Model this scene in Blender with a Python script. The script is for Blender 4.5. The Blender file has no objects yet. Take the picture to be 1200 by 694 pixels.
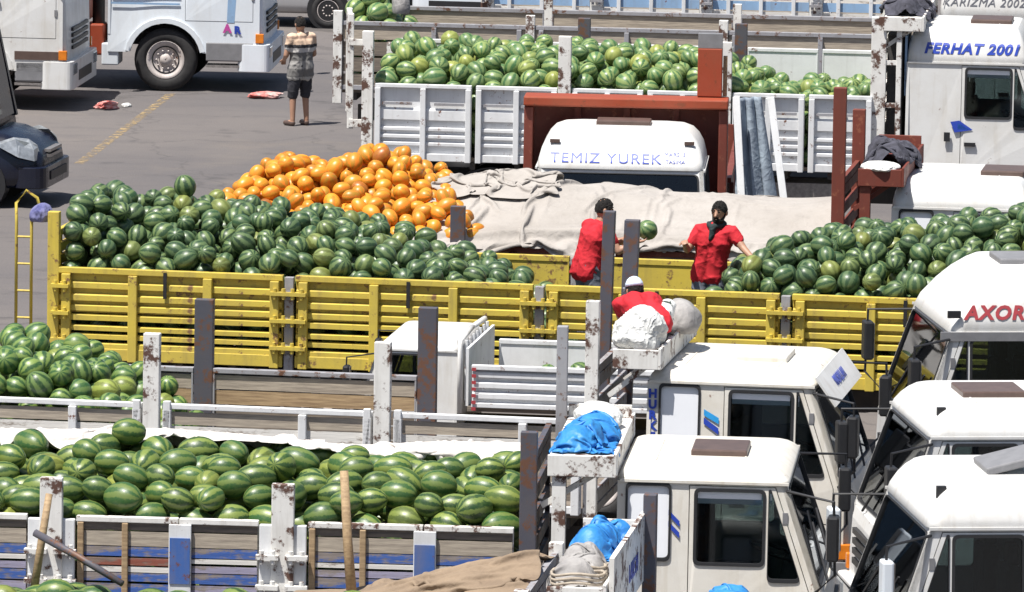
import bpy, bmesh, math, random
import numpy as np
from mathutils import Vector, Matrix, noise
from mathutils.geometry import tessellate_polygon
R = math.radians
random.seed(7)
scene = bpy.context.scene
col = scene.collection

# ------------------------------------------------------------------ camera, sky, sun, exposure
CAM_H, CAM_F, CAM_P, CAM_ROLL = 13.0, 9000.0, R(7.6), R(0.9)      # F in pixels of a 1200 px wide picture
cam_d = bpy.data.cameras.new('camera')
cam = bpy.data.objects.new('camera', cam_d); col.objects.link(cam)
cam_d.sensor_width = 36.0; cam_d.lens = 36.0 * CAM_F / 1200.0
cam_d.clip_start = 1.0; cam_d.clip_end = 2000.0
cam.location = (0, 0, CAM_H)
cam.rotation_euler = (Matrix.Rotation(R(90) - CAM_P, 3, 'X') @ Matrix.Rotation(CAM_ROLL, 3, 'Z')).to_euler()
scene.camera = cam
SUN_EL, SUN_AZ = R(68), R(225)        # azimuth measured clockwise from +Y: behind the camera, to its left
sun_from = Vector((math.sin(SUN_AZ) * math.cos(SUN_EL), math.cos(SUN_AZ) * math.cos(SUN_EL), math.sin(SUN_EL)))
world = bpy.data.worlds.new('World'); scene.world = world; world.use_nodes = True
wn = world.node_tree.nodes; wl = world.node_tree.links
sky = wn.new('ShaderNodeTexSky'); sky.sky_type = 'NISHITA'; sky.sun_disc = False
sky.sun_elevation = SUN_EL; sky.sun_rotation = SUN_AZ; sky.air_density = 1.0; sky.dust_density = 2.0
wl.new(sky.outputs[0], wn['Background'].inputs[0]); wn['Background'].inputs[1].default_value = 0.065
sl = bpy.data.lights.new('sun', 'SUN'); sl.energy = 5.0; sl.angle = R(0.5); sl.color = (1.0, 0.96, 0.9)
so = bpy.data.objects.new('sun', sl); col.objects.link(so)
so.rotation_euler = (-sun_from).to_track_quat('-Z', 'Y').to_euler(); so.location = (-40, 20, 60)
vs = scene.view_settings
vs.view_transform = 'Standard'; vs.look = 'None'; vs.gamma = 1.0; vs.exposure = 0.62; vs.use_curve_mapping = False

# ------------------------------------------------------------------ materials
def _nt(name):
    m = bpy.data.materials.new(name); m.use_nodes = True
    return m, m.node_tree.nodes, m.node_tree.links, m.node_tree.nodes['Principled BSDF']
def rgb(c): return (c[0], c[1], c[2], 1.0)
def _noise(n, l, scale, detail=5.0, rough=0.6, coord='Object', mscale=None):
    t = n.new('ShaderNodeTexCoord'); x = n.new('ShaderNodeTexNoise')
    x.inputs['Scale'].default_value = scale; x.inputs['Detail'].default_value = detail; x.inputs['Roughness'].default_value = rough
    if mscale:
        mp = n.new('ShaderNodeMapping'); mp.inputs['Scale'].default_value = mscale
        l.new(t.outputs[coord], mp.inputs[0]); l.new(mp.outputs[0], x.inputs['Vector'])
    else: l.new(t.outputs[coord], x.inputs['Vector'])
    return x
def _ramp(n, l, src, a, b, ca=(0, 0, 0), cb=(1, 1, 1)):
    r = n.new('ShaderNodeValToRGB'); e = r.color_ramp.elements
    e[0].position = a; e[1].position = b; e[0].color = rgb(ca); e[1].color = rgb(cb)
    l.new(src, r.inputs[0]); return r.outputs[0]
def _mix(n, l, fac, a, b):
    x = n.new('ShaderNodeMix'); x.data_type = 'RGBA'
    for s, v in ((x.inputs[0], fac), (x.inputs[6], a), (x.inputs[7], b)):
        if isinstance(v, (int, float)): s.default_value = v
        elif isinstance(v, tuple): s.default_value = rgb(v)
        else: l.new(v, s)
    return x.outputs[2]
def _bump(n, l, src, b, strength=0.3, dist=0.02):
    k = n.new('ShaderNodeBump'); k.inputs['Strength'].default_value = strength; k.inputs['Distance'].default_value = dist
    l.new(src, k.inputs['Height']); l.new(k.outputs[0], b.inputs['Normal'])
def paint(name, c, rust=0.0, dirt=0.35, rough=0.42, dirtcol=(0.20, 0.16, 0.12), rustcol=(0.16, 0.06, 0.03), metal=0.0, rscale=7.0):
    m, n, l, b = _nt(name)
    d = _noise(n, l, 2.3, 6, 0.65)
    cc = _mix(n, l, _ramp(n, l, d.outputs['Fac'], 0.42, 0.42 + 0.5, (0, 0, 0), (dirt,) * 3), tuple(c), tuple(dirtcol))
    st = _noise(n, l, 1.0, 5, 0.6, mscale=(9, 9, 0.9))            # vertical run marks
    cc = _mix(n, l, _ramp(n, l, st.outputs['Fac'], 0.52, 0.75, (0, 0, 0), (dirt * 0.8,) * 3), cc, tuple(dirtcol))
    if rust > 0:
        r = _noise(n, l, rscale, 8, 0.72)
        cc = _mix(n, l, _ramp(n, l, r.outputs['Fac'], 0.68 - 0.26 * rust, 0.74 - 0.26 * rust), cc, tuple(rustcol))
        _bump(n, l, r.outputs['Fac'], b, 0.25, 0.01)
    l.new(cc, b.inputs['Base Color'])
    rr = _ramp(n, l, d.outputs['Fac'], 0.35, 0.75, (rough,) * 3, (min(1, rough + 0.25),) * 3); l.new(rr, b.inputs['Roughness'])
    b.inputs['Metallic'].default_value = metal
    return m
def wood(name, c, c2, paintcol=None, wear=0.45):
    m, n, l, b = _nt(name)
    g = _noise(n, l, 3.0, 6, 0.6, mscale=(1.2, 14, 14))
    cc = _mix(n, l, _ramp(n, l, g.outputs['Fac'], 0.35, 0.68), tuple(c), tuple(c2))
    if paintcol:
        p = _noise(n, l, 5.0, 7, 0.7, mscale=(0.5, 2, 2))
        cc = _mix(n, l, _ramp(n, l, p.outputs['Fac'], wear - 0.04, wear + 0.04), cc, tuple(paintcol))
    l.new(cc, b.inputs['Base Color']); b.inputs['Roughness'].default_value = 0.75
    _bump(n, l, g.outputs['Fac'], b, 0.3, 0.01)
    return m
def cloth_mat(name, c, c2=None, scale=3.0, rough=0.85, weave=0.25, wrinkle=0.16):
    m, n, l, b = _nt(name)
    d = _noise(n, l, scale, 6, 0.65); g = _noise(n, l, scale * 4, 5, 0.7)
    cc = _mix(n, l, _ramp(n, l, d.outputs['Fac'], 0.35, 0.7), tuple(c), tuple(c2 or [x * 0.7 for x in c]))
    cc = _mix(n, l, _ramp(n, l, g.outputs['Fac'], 0.55, 0.8, (0, 0, 0), (0.35,) * 3), cc, tuple(x * 0.6 for x in c))
    l.new(cc, b.inputs['Base Color']); b.inputs['Roughness'].default_value = rough
    w = _noise(n, l, 28, 4, 0.6)
    k = n.new('ShaderNodeBump'); k.inputs['Strength'].default_value = weave; k.inputs['Distance'].default_value = 0.01; l.new(w.outputs['Fac'], k.inputs['Height'])
    t = n.new('ShaderNodeTexCoord'); wv = _noise(n, l, 5.0, 3, 0.5); vm = n.new('ShaderNodeVectorMath'); vm.operation = 'MULTIPLY_ADD'; vm.inputs[1].default_value = (.35, .35, .35)
    l.new(wv.outputs['Color'], vm.inputs[0]); l.new(t.outputs['Object'], vm.inputs[2])
    vr = n.new('ShaderNodeTexVoronoi'); vr.feature = 'DISTANCE_TO_EDGE'; vr.inputs['Scale'].default_value = 6.5; l.new(vm.outputs[0], vr.inputs['Vector'])
    rp = _ramp(n, l, vr.outputs['Distance'], 0.0, 0.22)
    k2 = n.new('ShaderNodeBump'); k2.inputs['Strength'].default_value = wrinkle; k2.inputs['Distance'].default_value = 0.025; k2.invert = True; l.new(rp, k2.inputs['Height'])
    l.new(k.outputs[0], k2.inputs['Normal']); l.new(k2.outputs[0], b.inputs['Normal'])
    return m
def plain(name, c, rough=0.5, metal=0.0, var=0.25, scale=9.0):
    m, n, l, b = _nt(name)
    d = _noise(n, l, scale, 5, 0.6)
    l.new(_mix(n, l, _ramp(n, l, d.outputs['Fac'], 0.3, 0.75), tuple(c), tuple(x * (1 - var) for x in c)), b.inputs['Base Color'])
    b.inputs['Roughness'].default_value = rough; b.inputs['Metallic'].default_value = metal
    return m
def glass(name, tint=(0.50, 0.56, 0.56), spec=0.0):
    m, n, l, b = _nt(name); n.remove(b)
    tr = n.new('ShaderNodeBsdfTransparent'); tr.inputs[0].default_value = rgb(tint)
    gl = n.new('ShaderNodeBsdfGlossy'); gl.inputs['Roughness'].default_value = 0.03; gl.inputs[0].default_value = (0.9, 0.95, 1, 1)
    fr = n.new('ShaderNodeFresnel'); fr.inputs[0].default_value = 1.5
    ad = n.new('ShaderNodeMath'); ad.operation = 'ADD'; ad.inputs[1].default_value = spec; ad.use_clamp = True; l.new(fr.outputs[0], ad.inputs[0])
    mx = n.new('ShaderNodeMixShader'); l.new(ad.outputs[0], mx.inputs[0]); l.new(tr.outputs[0], mx.inputs[1]); l.new(gl.outputs[0], mx.inputs[2])
    l.new(mx.outputs[0], n['Material Output'].inputs[0]); return m
def melon_mat(name, light, dark, nstr, wob, cover, patch=(0.55, 0.45, 0.10), patch_amt=0.8, soft=0.35, odd=.3, oddcol=(0.40, 0.38, 0.06)):
    """stripes along the meridians, broken up by noise; a pale ground spot on one side; each melon its own shade"""
    m, n, l, b = _nt(name)
    def math_(op, a, b_=None, c_=None, clamp=False):
        x = n.new('ShaderNodeMath'); x.operation = op; x.use_clamp = clamp
        for k, v in enumerate((a, b_, c_)):
            if v is None: continue
            if isinstance(v, (int, float)): x.inputs[k].default_value = v
            else: l.new(v, x.inputs[k])
        return x.outputs[0]
    uv = n.new('ShaderNodeUVMap'); uv.uv_map = 'uv'
    sp = n.new('ShaderNodeSeparateXYZ'); l.new(uv.outputs[0], sp.inputs[0])
    oi = n.new('ShaderNodeObjectInfo'); at = n.new('ShaderNodeAttribute'); at.attribute_name = 'tint'; co = n.new('ShaderNodeAttribute'); co.attribute_name = 'mco'
    rn = math_('FRACT', math_('ADD', oi.outputs['Random'], at.outputs['Fac']))
    rn2 = math_('FRACT', math_('MULTIPLY', rn, 7.31)); rn3 = math_('FRACT', math_('MULTIPLY', rn, 23.7))
    vo = n.new('ShaderNodeVectorMath'); vo.operation = 'ADD'; l.new(co.outputs['Vector'], vo.inputs[0])
    cx = n.new('ShaderNodeCombineXYZ'); l.new(math_('MULTIPLY', rn, 50.0), cx.inputs[0]); l.new(math_('MULTIPLY', rn2, 50.0), cx.inputs[1]); l.new(cx.outputs[0], vo.inputs[1])
    def nz(scale, detail=4, rough=.6):
        x = n.new('ShaderNodeTexNoise'); x.inputs['Scale'].default_value = scale; x.inputs['Detail'].default_value = detail; x.inputs['Roughness'].default_value = rough; l.new(vo.outputs[0], x.inputs['Vector']); return x.outputs['Fac']
    lo, hi = nz(1.6, 2), nz(7.0, 5, .7)
    ph = math_('MULTIPLY_ADD', hi, wob, math_('MULTIPLY_ADD', lo, 3.5, math_('MULTIPLY', sp.outputs[0], math.tau * nstr)))
    s_ = math_('MULTIPLY_ADD', hi, .9, math_('SINE', ph))
    mask = _ramp(n, l, math_('MULTIPLY_ADD', s_, .5, .27), max(0, .5 - cover), .5 - cover + soft)
    lt = _mix(n, l, rn, tuple(light), (light[0] * .58, light[1] * .66, light[2] * .8))
    dk = _mix(n, l, rn2, tuple(dark), tuple(c * 1.9 for c in dark))
    cc = _mix(n, l, mask, lt, dk)
    cc = _mix(n, l, _ramp(n, l, rn3, .88, .96, (0, 0, 0), (odd,) * 3), cc, tuple(oddcol))
    bl = nz(4.0, 6, .7); cc = _mix(n, l, _ramp(n, l, bl, .45, .75, (0, 0, 0), (.42,) * 3), cc, lt)
    sy = n.new('ShaderNodeSeparateXYZ'); l.new(co.outputs['Vector'], sy.inputs[0])
    spot = math_('MULTIPLY_ADD', lo, .5, math_('MULTIPLY_ADD', rn3, .30, sy.outputs[2]))
    cc = _mix(n, l, _ramp(n, l, spot, 1.02, 1.22, (0, 0, 0), (patch_amt,) * 3), cc, tuple(patch))
    du = nz(12.0, 5, .75); cc = _mix(n, l, _ramp(n, l, du, .5, .85, (0, 0, 0), (.22,) * 3), cc, (0.26, 0.23, 0.17))
    l.new(cc, b.inputs['Base Color']); l.new(_ramp(n, l, du, .3, .7, (.26,) * 3, (.55,) * 3), b.inputs['Roughness'])
    _bump(n, l, hi, b, .12, .004)
    return m

M = {}
M['yellow'] = paint('yellow_paint', (0.58, 0.445, 0.065), 0.42, 0.6, 0.5, (0.25, 0.19, 0.07), (0.20, 0.11, 0.05))
M['white'] = paint('white_cab_paint', (0.66, 0.66, 0.65), 0.12, 0.45, 0.3, (0.40, 0.35, 0.27))
M['cream'] = paint('cream_cab_paint', (0.67, 0.645, 0.59), 0.14, 0.5, 0.35, (0.40, 0.33, 0.22))
M['bluewhite'] = paint('cool_white_paint', (0.70, 0.75, 0.80), 0.0, 0.25, 0.3, (0.40, 0.36, 0.30))
M['bedwhite'] = paint('white_bed_paint', (0.70, 0.71, 0.72), 0.28, 0.35, 0.5, (0.30, 0.28, 0.26))
M['rustwhite'] = paint('rusty_white_paint', (0.74, 0.73, 0.70), 0.62, 0.4, 0.6, (0.22, 0.18, 0.14), (0.10, 0.05, 0.035), rscale=5.0)
M['rustgrey'] = paint('rusty_grey_paint', (0.30, 0.30, 0.32), 0.5, 0.45, 0.6, (0.12, 0.10, 0.09), (0.12, 0.055, 0.03))
M['darkpost'] = paint('dark_metal_paint', (0.075, 0.075, 0.095), 0.62, 0.5, 0.5, (0.10, 0.08, 0.07), (0.13, 0.06, 0.035))
M['redrust'] = paint('red_oxide_paint', (0.165, 0.036, 0.022), 0.40, 0.5, 0.5, (0.09, 0.035, 0.025), (0.24, 0.08, 0.045))
M['rednew'] = paint('orange_red_paint', (0.30, 0.052, 0.020), 0.40, 0.5, 0.45, (0.22, 0.07, 0.03), (0.2, 0.05, 0.02))
M['chassis'] = paint('chassis_paint', (0.035, 0.035, 0.038), 0.2, 0.5, 0.7)
M['blue'] = paint('blue_paint', (0.04, 0.12, 0.38), 0.45, 0.6, 0.45, (0.18, 0.17, 0.2))
M['skyblue'] = paint('pale_blue_paint', (0.25, 0.40, 0.60), 0.2, 0.4, 0.5)
M['navy'] = paint('navy_car_paint', (0.006, 0.008, 0.020), 0.0, 0.08, 0.16, (0.05, 0.045, 0.04))
M['silver'] = paint('silver_car_paint', (0.40, 0.40, 0.41), 0.0, 0.15, 0.28, metal=0.3)
M['wood'] = wood('weathered_grey_wood', (0.22, 0.18, 0.14), (0.10, 0.085, 0.075))
M['woodtan'] = wood('tan_wood', (0.42, 0.30, 0.17), (0.24, 0.16, 0.09))
M['woodpale'] = wood('pale_dry_wood', (0.44, 0.38, 0.30), (0.26, 0.22, 0.18))
M['woodblue'] = wood('blue_painted_wood', (0.28, 0.24, 0.22), (0.14, 0.12, 0.11), (0.045, 0.11, 0.36), 0.50)
M['woodwhite'] = wood('white_painted_wood', (0.30, 0.25, 0.20), (0.15, 0.12, 0.10), (0.66, 0.64, 0.60), 0.42)
M['woodred'] = wood('red_painted_wood', (0.25, 0.18, 0.14), (0.12, 0.09, 0.08), (0.24, 0.075, 0.05), 0.50)
M['woodlilac'] = wood('faded_violet_wood', (0.28, 0.24, 0.22), (0.14, 0.12, 0.11), (0.30, 0.28, 0.38), 0.47)
M['rubber'] = plain('tyre_rubber', (0.032, 0.031, 0.032), 0.85, 0, 0.5, 14)
M['black'] = plain('black_plastic', (0.02, 0.02, 0.022), 0.5, 0, 0.3)
M['dark'] = plain('dark_interior', (0.07, 0.065, 0.062), 0.8, 0, 0.4)
M['seat'] = cloth_mat('seat_fabric', (0.13, 0.10, 0.09), (0.06, 0.055, 0.06))
M['steel'] = plain('dull_steel', (0.45, 0.42, 0.40), 0.4, 0.7, 0.5, 20)
M['rim'] = paint('wheel_rim_paint', (0.55, 0.50, 0.48), 0.4, 0.5, 0.5)
M['glass'] = glass('window_glass')
M['glassdark'] = glass('tinted_glass', (0.10, 0.12, 0.12), 0.02)
M['blank'] = plain('white_window_film', (0.78, 0.80, 0.84), 0.25, 0, 0.06, 2)
M['lamp'] = plain('lamp_lens', (0.42, 0.45, 0.48), 0.10, 0.3, 0.5, 14)
M['amber'] = plain('amber_lens', (0.75, 0.22, 0.02), 0.2, 0, 0.3)
M['hatch'] = plain('brown_hatch_plastic', (0.115, 0.075, 0.062), 0.4, 0, 0.3)
M['grey'] = plain('grey_plastic', (0.22, 0.22, 0.23), 0.5, 0, 0.25)
M['inkblue'] = plain('blue_lettering', (0.025, 0.06, 0.40), 0.4, 0, 0.2)
M['inkcyan'] = plain('cyan_lettering', (0.03, 0.32, 0.70), 0.4, 0, 0.2)
M['inkgrey'] = plain('grey_lettering', (0.16, 0.16, 0.18), 0.4, 0, 0.2)
M['inkred'] = plain('red_lettering', (0.42, 0.06, 0.07), 0.4, 0, 0.2)
M['inkpink'] = plain('magenta_lettering', (0.55, 0.08, 0.35), 0.4, 0, 0.2)
M['tarpbeige'] = cloth_mat('beige_tarpaulin', (0.37, 0.345, 0.32), (0.29, 0.265, 0.24), 1.2)
M['tarpbrown'] = cloth_mat('brown_tarpaulin', (0.27, 0.20, 0.135), (0.18, 0.13, 0.088), 2.0)
M['tarpwhite'] = cloth_mat('white_cotton_sheet', (0.62, 0.59, 0.56), (0.50, 0.46, 0.43), 2.5)
M['tarpblue'] = cloth_mat('blue_tarpaulin', (0.02, 0.17, 0.50), (0.04, 0.26, 0.56), 6.0, 0.55)
M['tarpgrey'] = cloth_mat('grey_tarpaulin', (0.34, 0.33, 0.32), (0.20, 0.19, 0.19), 4.0)
M['tarpslate'] = cloth_mat('slate_blue_tarpaulin', (0.30, 0.36, 0.42), (0.17, 0.20, 0.25), 4.0)
M['sack'] = cloth_mat('white_sack', (0.70, 0.70, 0.68), (0.52, 0.53, 0.52), 5.0, .8, .3, .5)
M['net'] = cloth_mat('black_netting', (0.030, 0.030, 0.040), (0.075, 0.075, 0.10), 10.0, 0.9, 0.6)
M['navycloth'] = cloth_mat('navy_cloth', (0.03, 0.035, 0.15), (0.30, 0.30, 0.50), 4.0)
M['redcloth'] = cloth_mat('red_rag', (0.50, 0.05, 0.04), (0.62, 0.50, 0.46), 6.0)
M['melon_round'] = melon_mat('dark_round_watermelon_rind', (0.135, 0.195, 0.070), (0.014, 0.038, 0.015), 8, 3.2, .17, (0.36, 0.34, 0.15))
M['melon_long'] = melon_mat('striped_long_watermelon_rind', (0.178, 0.232, 0.050), (0.015, 0.048, 0.012), 8, 3.6, .15, (0.42, 0.36, 0.07))
M['melon_pale'] = melon_mat('pale_watermelon_rind', (0.245, 0.32, 0.105), (0.030, 0.080, 0.028), 8, 3.2, .08, (0.52, 0.48, 0.16), odd=.45)
M['melon_green'] = melon_mat('mid_green_watermelon_rind', (0.18, 0.26, 0.062), (0.016, 0.052, 0.015), 8, 3.4, .14, (0.42, 0.40, 0.11))
M['melon_orange'] = melon_mat('orange_melon_rind', (0.64, 0.29, 0.022), (0.50, 0.15, 0.012), 6, 5.0, -.02, (0.30, 0.12, 0.03), .75, odd=.85, oddcol=(0.26, 0.075, 0.015))

# ------------------------------------------------------------------ mesh helpers
class MB:
    def __init__(s): s.v = []; s.f = []
    def add(s, vs_, fs):
        o = len(s.v); s.v += [tuple(p) for p in vs_]; s.f += [tuple(i + o for i in q) for q in fs]; return s
    def box(s, x0, x1, y0, y1, z0, z1):
        return s.add([(x0, y0, z0), (x1, y0, z0), (x1, y1, z0), (x0, y1, z0), (x0, y0, z1), (x1, y0, z1), (x1, y1, z1), (x0, y1, z1)],
                     [(0, 3, 2, 1), (4, 5, 6, 7), (0, 1, 5, 4), (1, 2, 6, 5), (2, 3, 7, 6), (3, 0, 4, 7)])
    def tube(s, pts, r, n=8, cap=True):
        pts = [Vector(p) for p in pts]; rs = r if isinstance(r, (list, tuple)) else [r] * len(pts)
        rings = []
        for i, p in enumerate(pts):
            d = (pts[min(i + 1, len(pts) - 1)] - pts[max(i - 1, 0)]).normalized()
            a = d.cross(Vector((0, 0, 1)) if abs(d.z) < 0.95 else Vector((1, 0, 0))).normalized(); b = d.cross(a)
            rings.append([p + (a * math.cos(t) + b * math.sin(t)) * rs[i] for t in (math.tau * k / n for k in range(n))])
        return s.loft(rings, cap)
    def bar(s, p0, p1, w, h):                     # rectangular bar between two points
        p0, p1 = Vector(p0), Vector(p1); d = (p1 - p0).normalized()
        a = d.cross(Vector((0, 0, 1)) if abs(d.z) < 0.9 else Vector((0, 1, 0))).normalized(); b = a.cross(d).normalized()
        q = [a * sx * w / 2 + b * sy * h / 2 for sx, sy in ((-1, -1), (1, -1), (1, 1), (-1, 1))]
        return s.loft([[p0 + k for k in q], [p1 + k for k in q]], True)
    def loft(s, rings, cap=True, closed=True):
        n = len(rings[0]); vs_ = [p for r in rings for p in r]; fs = []
        for i in range(len(rings) - 1):
            for k in range(n if closed else n - 1):
                k2 = (k + 1) % n; fs.append((i * n + k, i * n + k2, (i + 1) * n + k2, (i + 1) * n + k))
        if cap: fs.append(tuple(range(n - 1, -1, -1))); fs.append(tuple((len(rings) - 1) * n + k for k in range(n)))
        return s.add(vs_, fs)
    def plate(s, outer, holes, t, fmap):          # polygon with holes, thickness t
        polys = [outer] + list(holes)
        tri = tessellate_polygon([[Vector((u, v, 0)) for u, v in p] for p in polys])
        flat = [q for p in polys for q in p]; n = len(flat)
        vs_ = [fmap(u, v, 0) for u, v in flat] + [fmap(u, v, t) for u, v in flat]
        fs = [tuple(q) for q in tri] + [tuple(i + n for i in reversed(q)) for q in tri]
        o = 0
        for p in polys:
            k = len(p)
            for i in range(k): a, b = o + i, o + (i + 1) % k; fs.append((a, b, b + n, a + n))
            o += k
        return s.add(vs_, fs)
    def mesh(s, name, m=None, smooth=False, mat4=None):
        me = bpy.data.meshes.new(name)
        vs_ = s.v if mat4 is None else [tuple(mat4 @ Vector(p)) for p in s.v]
        me.from_pydata(vs_, [], s.f); me.validate()
        bm = bmesh.new(); bm.from_mesh(me); bmesh.ops.recalc_face_normals(bm, faces=bm.faces); bm.to_mesh(me); bm.free()
        if m: me.materials.append(M[m] if isinstance(m, str) else m)
        if smooth:
            for p in me.polygons: p.use_smooth = True
        return me
    def build(s, name, m, parent=None, smooth=False, bevel=0.0, mat4=None, loc=None, rot=None):
        o = bpy.data.objects.new(name, s.mesh(name, m, smooth, mat4)); col.objects.link(o)
        if parent is not None: o.parent = parent
        if loc: o.location = loc
        if rot: o.rotation_euler = rot
        if bevel:
            b = o.modifiers.new('bevel', 'BEVEL'); b.width = bevel; b.segments = 2; b.limit_method = 'ANGLE'; b.angle_limit = R(40)
        return o
def put(name, me, parent=None, loc=(0, 0, 0), rot=(0, 0, 0), scale=(1, 1, 1)):
    o = bpy.data.objects.new(name, me); col.objects.link(o); o.parent = parent
    o.location = loc; o.rotation_euler = rot; o.scale = scale; return o
def empty(name, loc=(0, 0, 0), rz=0.0):
    o = bpy.data.objects.new(name, None); col.objects.link(o); o.location = loc; o.rotation_euler = (0, 0, rz); o.empty_display_size = 0.3; return o
def tag(o, label, cat, group=None, kind=None):
    o['label'] = label
    if cat: o['category'] = cat
    if group: o['group'] = group
    if kind: o['kind'] = kind
    return o
def rpoly(pts, r, n=4):                           # polygon with rounded corners
    out = []; k = len(pts)
    for i in range(k):
        p = Vector(pts[i]); a = (Vector(pts[i - 1]) - p); b = (Vector(pts[(i + 1) % k]) - p)
        rr = min(r, a.length * 0.45, b.length * 0.45); a.normalize(); b.normalize()
        for j in range(n + 1):
            t = j / n; q = (p + a * rr) * (1 - t) ** 2 + p * 2 * t * (1 - t) + (p + b * rr) * t ** 2; out.append((q.x, q.y))
    return out
def grow(poly, d):
    cx = sum(p[0] for p in poly) / len(poly); cy = sum(p[1] for p in poly) / len(poly)
    out = []
    for x, y in poly:
        q = Vector((x - cx, y - cy)); L = q.length; out.append((cx + q.x * (1 + d / L * 1.25), cy + q.y * (1 + d / L * 1.25)))
    return out
def rect(u0, u1, v0, v1): return [(u0, v0), (u1, v0), (u1, v1), (u0, v1)]
def rrect_ring(x0, x1, y0, y1, z, r, n=5):
    return [Vector((u, v, z)) for u, v in rpoly([(x0, y0), (x1, y0), (x1, y1), (x0, y1)], r, n)]
TMP = bpy.data.scenes.new('evaluate')
def evaluate(o):                                  # mesh of an object with its modifiers, evaluated alone
    TMP.collection.objects.link(o)
    with bpy.context.temp_override(scene=TMP, view_layer=TMP.view_layers[0]): dg = bpy.context.evaluated_depsgraph_get(); dg.update()
    me = bpy.data.meshes.new_from_object(o.evaluated_get(dg)); TMP.collection.objects.unlink(o); bpy.data.objects.remove(o); return me
def text_mesh(s, size, m, shear=0.0, bold=0.0, space=1.0, depth=0.002):
    c = bpy.data.curves.new('txt', 'FONT'); c.body = s; c.size = size; c.shear = shear; c.offset = bold; c.space_character = space
    c.extrude = depth; c.align_x = 'CENTER'; c.align_y = 'CENTER'; c.resolution_u = 3
    me = evaluate(bpy.data.objects.new('txt', c)); bpy.data.curves.remove(c); me.materials.clear(); me.materials.append(M[m]); return me
def lettering(s, size, m, parent, origin, ux, uy, shear=0.0, bold=0.0, space=1.0, name='lettering'):
    ux, uy = Vector(ux).normalized(), Vector(uy).normalized(); uz = ux.cross(uy).normalized(); uy = uz.cross(ux)
    me = text_mesh(s, size, m, shear, bold, space)
    mt = Matrix((ux, uy, uz)).transposed().to_4x4(); mt.translation = Vector(origin); me.transform(mt)
    return put(name, me, parent)
def crumple(name, m, size, seed, parent=None, loc=(0, 0, 0), rz=0.0, amp=0.3, freq=3.0):
    """a full sack: rounded body slumped on its base, shallow folds, neck gathered at the top"""
    bm = bmesh.new(); bmesh.ops.create_icosphere(bm, subdivisions=5, radius=1.0); off = Vector((seed * 3.7, seed * 1.3, seed * 7.1))
    for v in bm.verts:
        p = v.co.copy(); a = math.atan2(p.y, p.x); low = noise.noise(p * 1.1 - off); wr = noise.noise(Vector((math.cos(a) * 2.2, math.sin(a) * 2.2, p.z * 1.3)) * freq * .6 + off)
        cr = (1 - min(1, abs(noise.noise(Vector((math.cos(a) * 3, math.sin(a) * 3, p.z * .9)) * freq * .5 - off)) * 3)) ** 2
        d = 1 + amp * (.9 * low + .30 * wr + .22 * cr * max(.2, p.z + .4))
        sx = 1 + .18 * max(0, -p.z); v.co = (p.x * d * sx * size[0], p.y * d * sx * size[1], (max(p.z, -.62) * (1 + .5 * amp * low) + .10 * cr * amp) * size[2])
    zmin = min(v.co.z for v in bm.verts); zmax = max(v.co.z for v in bm.verts)
    for v in bm.verts: v.co.z = (v.co.z - zmin) * size[2] / (zmax - zmin) * 1.05
    me = bpy.data.meshes.new(name); bm.to_mesh(me); bm.free(); me.materials.append(M[m])
    for p in me.polygons: p.use_smooth = True
    return put(name, me, parent, loc, (0, 0, rz))
def drape(nx, ny, sx, sy, init, hf, steps=110, iters=7, seed=0, stiff_bend=.25, damp=.985):
    """settle a woven sheet (nx x ny points, sx x sy metres) on a height field hf(x, y): distance constraints, gravity, friction"""
    rng = np.random.default_rng(seed); u, v = np.meshgrid(np.linspace(0, 1, nx), np.linspace(0, 1, ny)); X = init(u, v).astype(float); X += rng.normal(0, .004, X.shape); Pv = X.copy()
    dx, dy = sx / (nx - 1), sy / (ny - 1); dd = math.hypot(dx, dy); dt = .016
    def fix(A, Bq, rest, k):
        d = Bq - A; L = np.sqrt((d * d).sum(-1, keepdims=True)) + 1e-9; c = d * ((L - rest) / L * .5 * k); A += c; Bq -= c
    def along(Y, rest, k, step=1):              # constraints along the last grid axis of Y
        n = Y.shape[1]
        for par in range(2 * step):
            if step == 1: a = slice(par, n - 1, 2); b = slice(par + 1, n, 2)
            else: a = slice(par, n - 2, 4); b = slice(par + 2, n, 4)
            A = Y[:, a]; Bq = Y[:, b]; q = min(A.shape[1], Bq.shape[1]); fix(A[:, :q], Bq[:, :q], rest, k)
    for st in range(steps):
        V = (X - Pv) * damp; sp = np.sqrt((V * V).sum(-1, keepdims=True)); V *= np.minimum(1, .03 / (sp + 1e-9)); Pv = X.copy(); X = X + V; X[..., 2] -= 9.8 * dt * dt
        for it in range(iters):
            along(X, dx, 1.0); along(X.transpose(1, 0, 2), dy, 1.0)
            for par in (0, 1):
                A = X[par:ny - 1:2]; Bq = X[par + 1:ny:2]; q = min(len(A), len(Bq)); fix(A[:q, :-1], Bq[:q, 1:], dd, .4); fix(A[:q, 1:], Bq[:q, :-1], dd, .4)
            along(X, 2 * dx, stiff_bend, 2); along(X.transpose(1, 0, 2), 2 * dy, stiff_bend, 2)
            h = hf(X[..., 0], X[..., 1]) + .006; hit = X[..., 2] < h
            X[..., 2] = np.where(hit, h, X[..., 2])
            Pv[hit] = Pv[hit] * .25 + X[hit] * .75
    return X
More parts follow.
